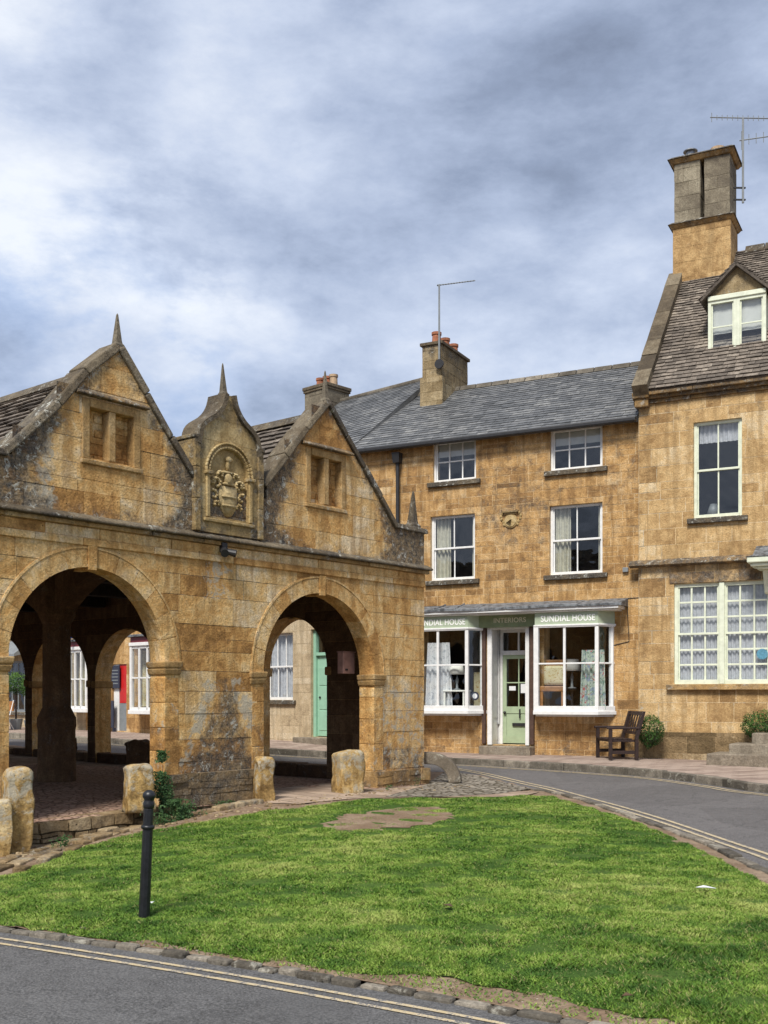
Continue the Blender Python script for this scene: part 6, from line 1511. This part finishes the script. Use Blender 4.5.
# leaning wheel-guard stone on the right corner
t = MB(); n = 18; pts = [(0, -.12)] + [(.0 + .62 * math.sin(a * math.pi / 2 / n) , -.12 + .62 * math.cos(a * math.pi / 2 / n)) for a in range(n + 1)]
inn = [(.60 * math.cos(a * math.pi / 2 / n) - .14, -.12 + .36 * math.sin(a * math.pi / 2 / n) ) for a in range(0, n + 1)]
sh_ = [(-.12, .50)] + [(.55 * math.sin(a * math.pi / 2 / n), .50 * math.cos(a * math.pi / 2 / n)) for a in range(n + 1)] + [(.36, -.02)] + [(.02 + .32 * math.cos(a * math.pi / 2 / n), .30 * math.sin(a * math.pi / 2 / n)) for a in range(n + 1)] + [(-.12, .3)]
t.prism([(x, 0, z) for x, z in sh_], (0, .24, 0), (.3, .05, .25)); cw = HALL.w(.14, .02); o = t.build('curved_stone', M['stepst'], bevel=.02, jitter=.01); o.location = (cw[0], cw[1], g(cw[0], cw[1]) + .05); o.rotation_euler = (0, 0, R(-8)); tag(o, 'curved grey stone slab leaning on the right corner of the hall', 'stone slab')
# bollard
bx, by_ = gp(144, 916, OI); t = thing('bollard', 'black metal bollard with ringed neck standing in the grass', 'bollard', (bx, by_, g(bx, by_) + OI - .03)); t.rotation_euler = (R(-.5), R(2.3), 0)
S_ = F / by_; hb = (917 - 791) / S_ + .03; r_ = 5.6 / S_
m_ = MB(); m_.lathe([(r_ * 1.03, 0), (r_ * 1.0, .1), (r_ * .92, hb * .70), (r_ * .9, hb * .86)], n=10); m_.build('post', M['black'], t, smooth=False, bevel=.004)
m_ = MB(); m_.lathe([(r_ * .93, hb * .70), (r_ * 1.2, hb * .705), (r_ * 1.22, hb * .725), (r_ * .95, hb * .732)], n=20); m_.build('collar', M['black'], t, smooth=True)
m_ = MB(); m_.lathe([(r_ * .9, hb * .86), (r_ * 1.0, hb * .87), (r_ * 1.02, hb * .9), (r_ * .86, hb * .915), (r_ * .9, hb * .93), (r_ * 1.15, hb * .945), (r_ * 1.18, hb * .965), (r_ * .95, hb * .985), (r_ * .4, hb)], n=20); m_.build('cap', M['black'], t, smooth=True)
# bench
x_, _ = su(619, 757, -.55); bz_ = gz(SUN, x_, -.6); t = thing('wooden_bench', 'dark brown slatted wooden armchair bench beside the right shop window', 'bench'); place(t, SUN, su(617, 757, -.7)[0], -.72, bz_, R(-90 + 32))
# local: x along the length (into the wall), y behind; faces -y
W_ = .95; D_ = .56
for s_ in (-1, 1):
    MB().box(s_ * W_ / 2 - .035, s_ * W_ / 2 + .035, -D_ / 2 - .03, -D_ / 2 + .04, 0, .63).build('leg', M['wood'], t, bevel=.006)
    m_ = MB(); x = s_ * W_ / 2; m_.hexa([(x - .035, D_ / 2 - .04, 0), (x + .035, D_ / 2 - .04, 0), (x + .035, D_ / 2 + .03, 0), (x - .035, D_ / 2 + .03, 0), (x - .035, D_ / 2 - .04, .45), (x + .035, D_ / 2 - .04, .45), (x + .035, D_ / 2 + .035, .45), (x - .035, D_ / 2 + .035, .45)])
    m_.hexa([(x - .035, D_ / 2 - .04, .45), (x + .035, D_ / 2 - .04, .45), (x + .035, D_ / 2 + .035, .45), (x - .035, D_ / 2 + .035, .45), (x - .035, D_ / 2 + .12, 1.0), (x + .035, D_ / 2 + .12, 1.0), (x + .035, D_ / 2 + .18, 1.0), (x - .035, D_ / 2 + .18, 1.0)]); m_.build('leg', M['wood'], t, bevel=.006)
    MB().box(x - .045, x + .045, -D_ / 2 - .07, D_ / 2 + .06, .632, .68).build('armrest', M['wood'], t, bevel=.012)
    MB().box(x - .02, x + .02, -D_ / 2 + .04, D_ / 2 - .04, .12, .19).build('stretcher', M['wood'], t)
m_ = MB(); m_.box(-W_ / 2 + .04, W_ / 2 - .04, -D_ / 2 - .02, D_ / 2, .37, .41)
for k in range(5): m_.box(-W_ / 2 + .036, W_ / 2 - .036, -D_ / 2 - .04 + k * .105, -D_ / 2 + .05 + k * .105, .412, .44)
m_.build('seat', M['wood'], t, bevel=.004)
m_ = MB()
def bk(z): return D_ / 2 + .0 + .145 * (z - .45) / .55
for z0_, z1_ in ((.52, .58), (.92, 1.0)): m_.hexa([(-W_ / 2 + .03, bk(z0_), z0_), (W_ / 2 - .03, bk(z0_), z0_), (W_ / 2 - .03, bk(z0_) + .04, z0_), (-W_ / 2 + .03, bk(z0_) + .04, z0_), (-W_ / 2 + .03, bk(z1_), z1_), (W_ / 2 - .03, bk(z1_), z1_), (W_ / 2 - .03, bk(z1_) + .04, z1_), (-W_ / 2 + .03, bk(z1_) + .04, z1_)])
for k in range(6): x = -W_ / 2 + .07 + k * (W_ - .14) / 5; m_.hexa([(x - .022, bk(.58) + .01, .58), (x + .022, bk(.58) + .01, .58), (x + .022, bk(.58) + .03, .58), (x - .022, bk(.58) + .03, .58), (x - .022, bk(.92) + .01, .92), (x + .022, bk(.92) + .01, .92), (x + .022, bk(.92) + .03, .92), (x - .022, bk(.92) + .03, .92)])
m_.build('backrest', M['wood'], t, bevel=.004)
# foliage
def leaves(n, fn, size, seed=1, aspect=.6):
    rnd = random.Random(seed); mb = MB()
    for _ in range(n):
        r = fn(rnd)
        if r is None: continue
        p, nn, tt = r; p = Vector(p); nn = (Vector(nn) + Vector((rnd.uniform(-.9, .9), rnd.uniform(-.9, .9), rnd.uniform(-.7, .9)))).normalized()
        a = nn.orthogonal().normalized(); a.rotate(Matrix.Rotation(rnd.uniform(0, 6.28), 3, nn)); b = nn.cross(a); s_ = size * rnd.uniform(.6, 1.3)
        mb.poly([p - a * s_, p + b * s_ * aspect * .6 + nn * s_ * .15, p + a * s_, p - b * s_ * aspect * .6 + nn * s_ * .15], (min(1, max(0, tt + rnd.gauss(0, .16))), 0, 0))
    return mb
def bush(label, loc, r, seed, n=3200, trunk=False):
    t = thing('round_bush', label, 'bush', loc, 0, 'clipped bushes by the steps')
    def fn(rnd):
        d = Vector((rnd.gauss(0, 1), rnd.gauss(0, 1), rnd.gauss(0, 1))).normalized(); bump_ = 1 + .22 * mnoise.noise(d * 2.3 + Vector((seed, 0, 0))) + .12 * mnoise.noise(d * 6 + Vector((seed, 0, 0)))
        rr = rnd.uniform(.72, 1.06) ** .6 * bump_; p = Vector((d.x * r[0] * rr, d.y * r[1] * rr, r[2] * (1 + d.z * rr)))
        return p, d, .35 + .4 * mnoise.noise(d * 4 + Vector((0, seed, 0))) + .15 * d.z
    leaves(n, fn, .022, seed).build('foliage', M['leaf'], t)
    m_ = MB(); rnd = random.Random(seed)
    for k in range(9): a = rnd.uniform(0, 6.28); m_.tube((0, 0, -.02), (math.cos(a) * r[0] * .6, math.sin(a) * r[1] * .6, r[2] * rnd.uniform(.7, 1.5)), .015, .005, 6)
    m_.build('stem', M['wood'], t); return t
bw_, _ = ru(651, 735, -.42); b1 = bush('small round green bush by the wall next to the bench', RGT.w(bw_, -.45, 0), (.27, .27, .33), 3)
b1.location.z = CZ + (HY - 747) / F * b1.location.y
bw_, _ = ru(760, 735, -.45); b2 = bush('wider green bush behind the stone steps at the right edge', RGT.w(bw_ + .05, -.22, 0), (.46, .2, .30), 5, 4200); b2.location.z = CZ + (HY - 741) / F * b2.location.y
# creeper at the centre pier and weeds
def creeper(label, cx, y, zlo, zhi, hw, n, seed, size=.028):
    t = thing('creeper', label, 'creeper', HALL.w(cx, y, zlo), HALL.a, 'creepers and weeds at the foot of the hall')
    def fn(rnd):
        zz = rnd.random() ** 1.5 * (zhi - zlo); w_ = hw * (1 - zz / (zhi - zlo) * .75); x = rnd.gauss(0, w_ * .55)
        if mnoise.noise(Vector((x * 5, zz * 5, seed))) < -.25: return None
        return (x, -rnd.uniform(.0, .12) * (1 - .5 * zz), zz), (0, -1, .3), .4 + .3 * mnoise.noise(Vector((x * 7, zz * 7, seed)))
    leaves(n, fn, size, seed).build('foliage', M['ivy'], t)
    m_ = MB(); m_.tube((0, -.01, 0), (hw * .2, -.01, (zhi - zlo) * .8), .008, .003, 6); m_.build('stem', M['wood'], t)
pcx = hu(155, 790)[0]
creeper('dark green creeper climbing the right foot of the left arch', pcx - .0, -.10, .12, 1.02, .20, 4200, 3, .022)
creeper('low leafy creeper spreading at the base below the climbing creeper', pcx - .02, -.42, .0, .42, .50, 4200, 4, .022)
creeper('short green weeds along the plinth of the centre pier', pcx + .95, -.2, .1, .32, .55, 700, 5, .016)
creeper('small weeds at the right foot of the hall', hu(412, 780)[0], -.14, .2, .38, .3, 350, 6, .016)
creeper('small weeds between the right stone post and the corner pier', hu(372, 790)[0], -.3, .2, .33, .14, 160, 7, .016)
creeper('tuft of weeds at the foot of the tall narrow stone post', hu(30, 850)[0], -.62, -.1, .16, .3, 420, 8, .018)
# security light, box under the arch
sx, sz = hu(226, 551, -.1); t = thing('floodlight', 'small black double floodlight fixed under the ledge of the hall', 'floodlight', HALL.w(sx, -.02, sz), HALL.a)
MB().box(-.05, .05, -.06, -.0, -.02, .12).build('mount', M['blackmetal'], t, bevel=.008); m_ = MB(); m_.tube((-.02, -.05, .02), (-.10, -.17, -.05), .045, .055, 12); m_.build('lamp_head', M['blackmetal'], t); m_ = MB(); m_.tube((.03, -.05, .0), (.12, -.15, -.03), .04, .052, 12); m_.build('lamp_head', M['blackmetal'], t)
t = thing('wall_box', 'faded pink metal box mounted inside the right arch', 'box', HALL.w(a2r - .10, .5, hu(354, 674, .5)[1]), HALL.a); MB().box(-.14, .14, -.06, .06, 0, .34).build('case', M['pinkbox'], t, bevel=.008); MB().box(-.15, .15, -.07, .07, .342, .355).build('lid', M['pinkbox'], t); MB().box(-.09, -.03, -.068, -.061, .05, .08).build('lock', M['blackmetal'], t)
# aerials
def aerial(label, loc, h, booms, rz):
    t = thing('tv_aerial', label, 'aerial', loc, rz, 'television aerials on chimneys'); m_ = MB(); m_.tube((0, 0, 0), (0, 0, h), .028, .024, 8); m_.build('mast', M['greyp'], t)
    for (z, a, b, n, sp, tilt) in booms:
        m_ = MB(); d = Vector((math.cos(tilt[0]), math.sin(tilt[0]), tilt[1])); m_.tube(d * a + Vector((0, 0, z)), d * b + Vector((0, 0, z)), .014, n=6)
        per = Vector((0, 0, 1)) if tilt[2] else Vector((-d.y, d.x, 0)).normalized()
        for k in range(n): c = d * (a + (b - a) * (k + .3) / n) + Vector((0, 0, z)); l_ = sp * (1 if k else 1.8); m_.tube(c - per * l_, c + per * l_, .009, n=5)
        m_.build('boom', M['greyp'], t)
    return t
yA = 2.1; xa_, za_ = su(440, 345, yA); top_ = su(440, 285, yA)[1]; aerial('thin television aerial on the middle slate roof chimney', SUN.w(xa_, yA - .05, za_ - .5), top_ - za_ + .5, [(top_ - za_ + .48, -.06, .92, 14, .035, (R(20), .08, 0))], SUN.a)
t_ = bpy.data.objects['tv_aerial']; m_ = MB(); m_.tube((0, .02, -.0), (0, -.03, .0), .12, n=14, caps=True); m_.build('junction', M['blackmetal'], t_)
yB = by + .35; xb_, zb_ = ru(743, 203, yB); top_ = ru(743, 118, yB)[1]
aerial('large two boom television aerial beside the tall right chimney', RGT.w(xb_, yB, zb_), top_ - zb_, [(top_ - zb_ - .0, -.78, 1.2, 16, .06, (R(0), .0, 1)), (top_ - zb_ - .52, -.08, 1.4, 9, .12, (R(-12), .06, 1))], R(2))
t_ = bpy.data.objects['tv_aerial.001']; m_ = MB(); m_.box(-.22, .06, -.02, .02, .06, .09); m_.box(-.22, .06, -.02, .02, .34, .37); m_.build('wall_bracket', M['blackmetal'], t_)
# topiary and cafe chair far away
xx, zz = lu(16, 720, -1.2); t = thing('topiary_tree', 'round headed topiary tree in a pot outside the grey shop', 'tree', LFT.w(xx, -1.2, gz(LFT, xx, -1.2)), LFT.a)
m_ = MB(); m_.tube((0, 0, .3), (0, 0, 1.35), .03, n=8); m_.build('trunk', M['wood'], t)
def fn(rnd):
    d = Vector((rnd.gauss(0, 1), rnd.gauss(0, 1), rnd.gauss(0, 1))).normalized(); rr = .36 * rnd.uniform(.7, 1.08); return d * rr + Vector((0, 0, 1.5)), d, .5 + .3 * d.z
leaves(1500, fn, .035, 4).build('crown', M['leaf'], t); m_ = MB(); m_.lathe([(.16, 0), (.22, .34), (.18, .34), (.17, .3)], n=14); m_.build('pot', M['greyp'], t)
xx, zz = lu(27, 720, -1.1); t2 = thing('topiary_tree', 'second smaller topiary beside the round headed topiary tree', 'tree', LFT.w(xx, -1.0, gz(LFT, xx, -1.0)), LFT.a)
for ch in list(t.children): c = ch.copy(); COL.objects.link(c); c.parent = t2
t2.scale = (.85, .85, .9)
xx, zz = lu(7, 720, -1.6); t = thing('cafe_chair', 'orange seated folding chair outside the grey shop', 'chair', LFT.w(xx, -1.7, gz(LFT, xx, -1.7)), LFT.a + .5)
MB().box(-.22, .22, -.2, .2, .44, .47).build('seat', M['tan'], t); MB().box(-.22, .22, .2, .23, .6, .92).build('backrest', M['tan'], t)
for s_ in (-.2, .2): m_ = MB(); m_.tube((s_, .22, .95), (s_, -.2, 0), .014, n=6); m_.build('leg', M['white'], t); m_ = MB(); m_.tube((s_, -.2, .45), (s_, .24, 0), .014, n=6); m_.build('leg', M['white'], t)
# bits lying on the grass
def scrap(label, px, py, s_, mat, nm, cat):
    x, y = gp(px, py, OI + .03); m_ = MB(); m_.prism([(-s_, -s_ * .5, 0), (s_ * .7, -s_ * .6, .012), (s_, s_ * .5, .0), (-s_ * .5, s_ * .7, .01)], (0, 0, .004)); o = m_.build(nm, M[mat]); o.location = (x, y, g(x, y) + OI + .03); o.rotation_euler = (.05, .04, px); tag(o, label, cat)
scrap('white scrap of paper on the right of the lawn', 706, 888, .07, 'paper', 'paper_scrap', 'litter'); scrap('dead brown leaf on the left middle of the lawn', 448, 906, .045, 'leafdry', 'dead_leaf', 'leaf'); scrap('dead brown leaf near the front of the lawn', 628, 996, .03, 'leafdry', 'dead_leaf', 'leaf')
scrap('small white flake beside the bollard foot', 152, 903, .02, 'paper', 'paper_scrap', 'litter')
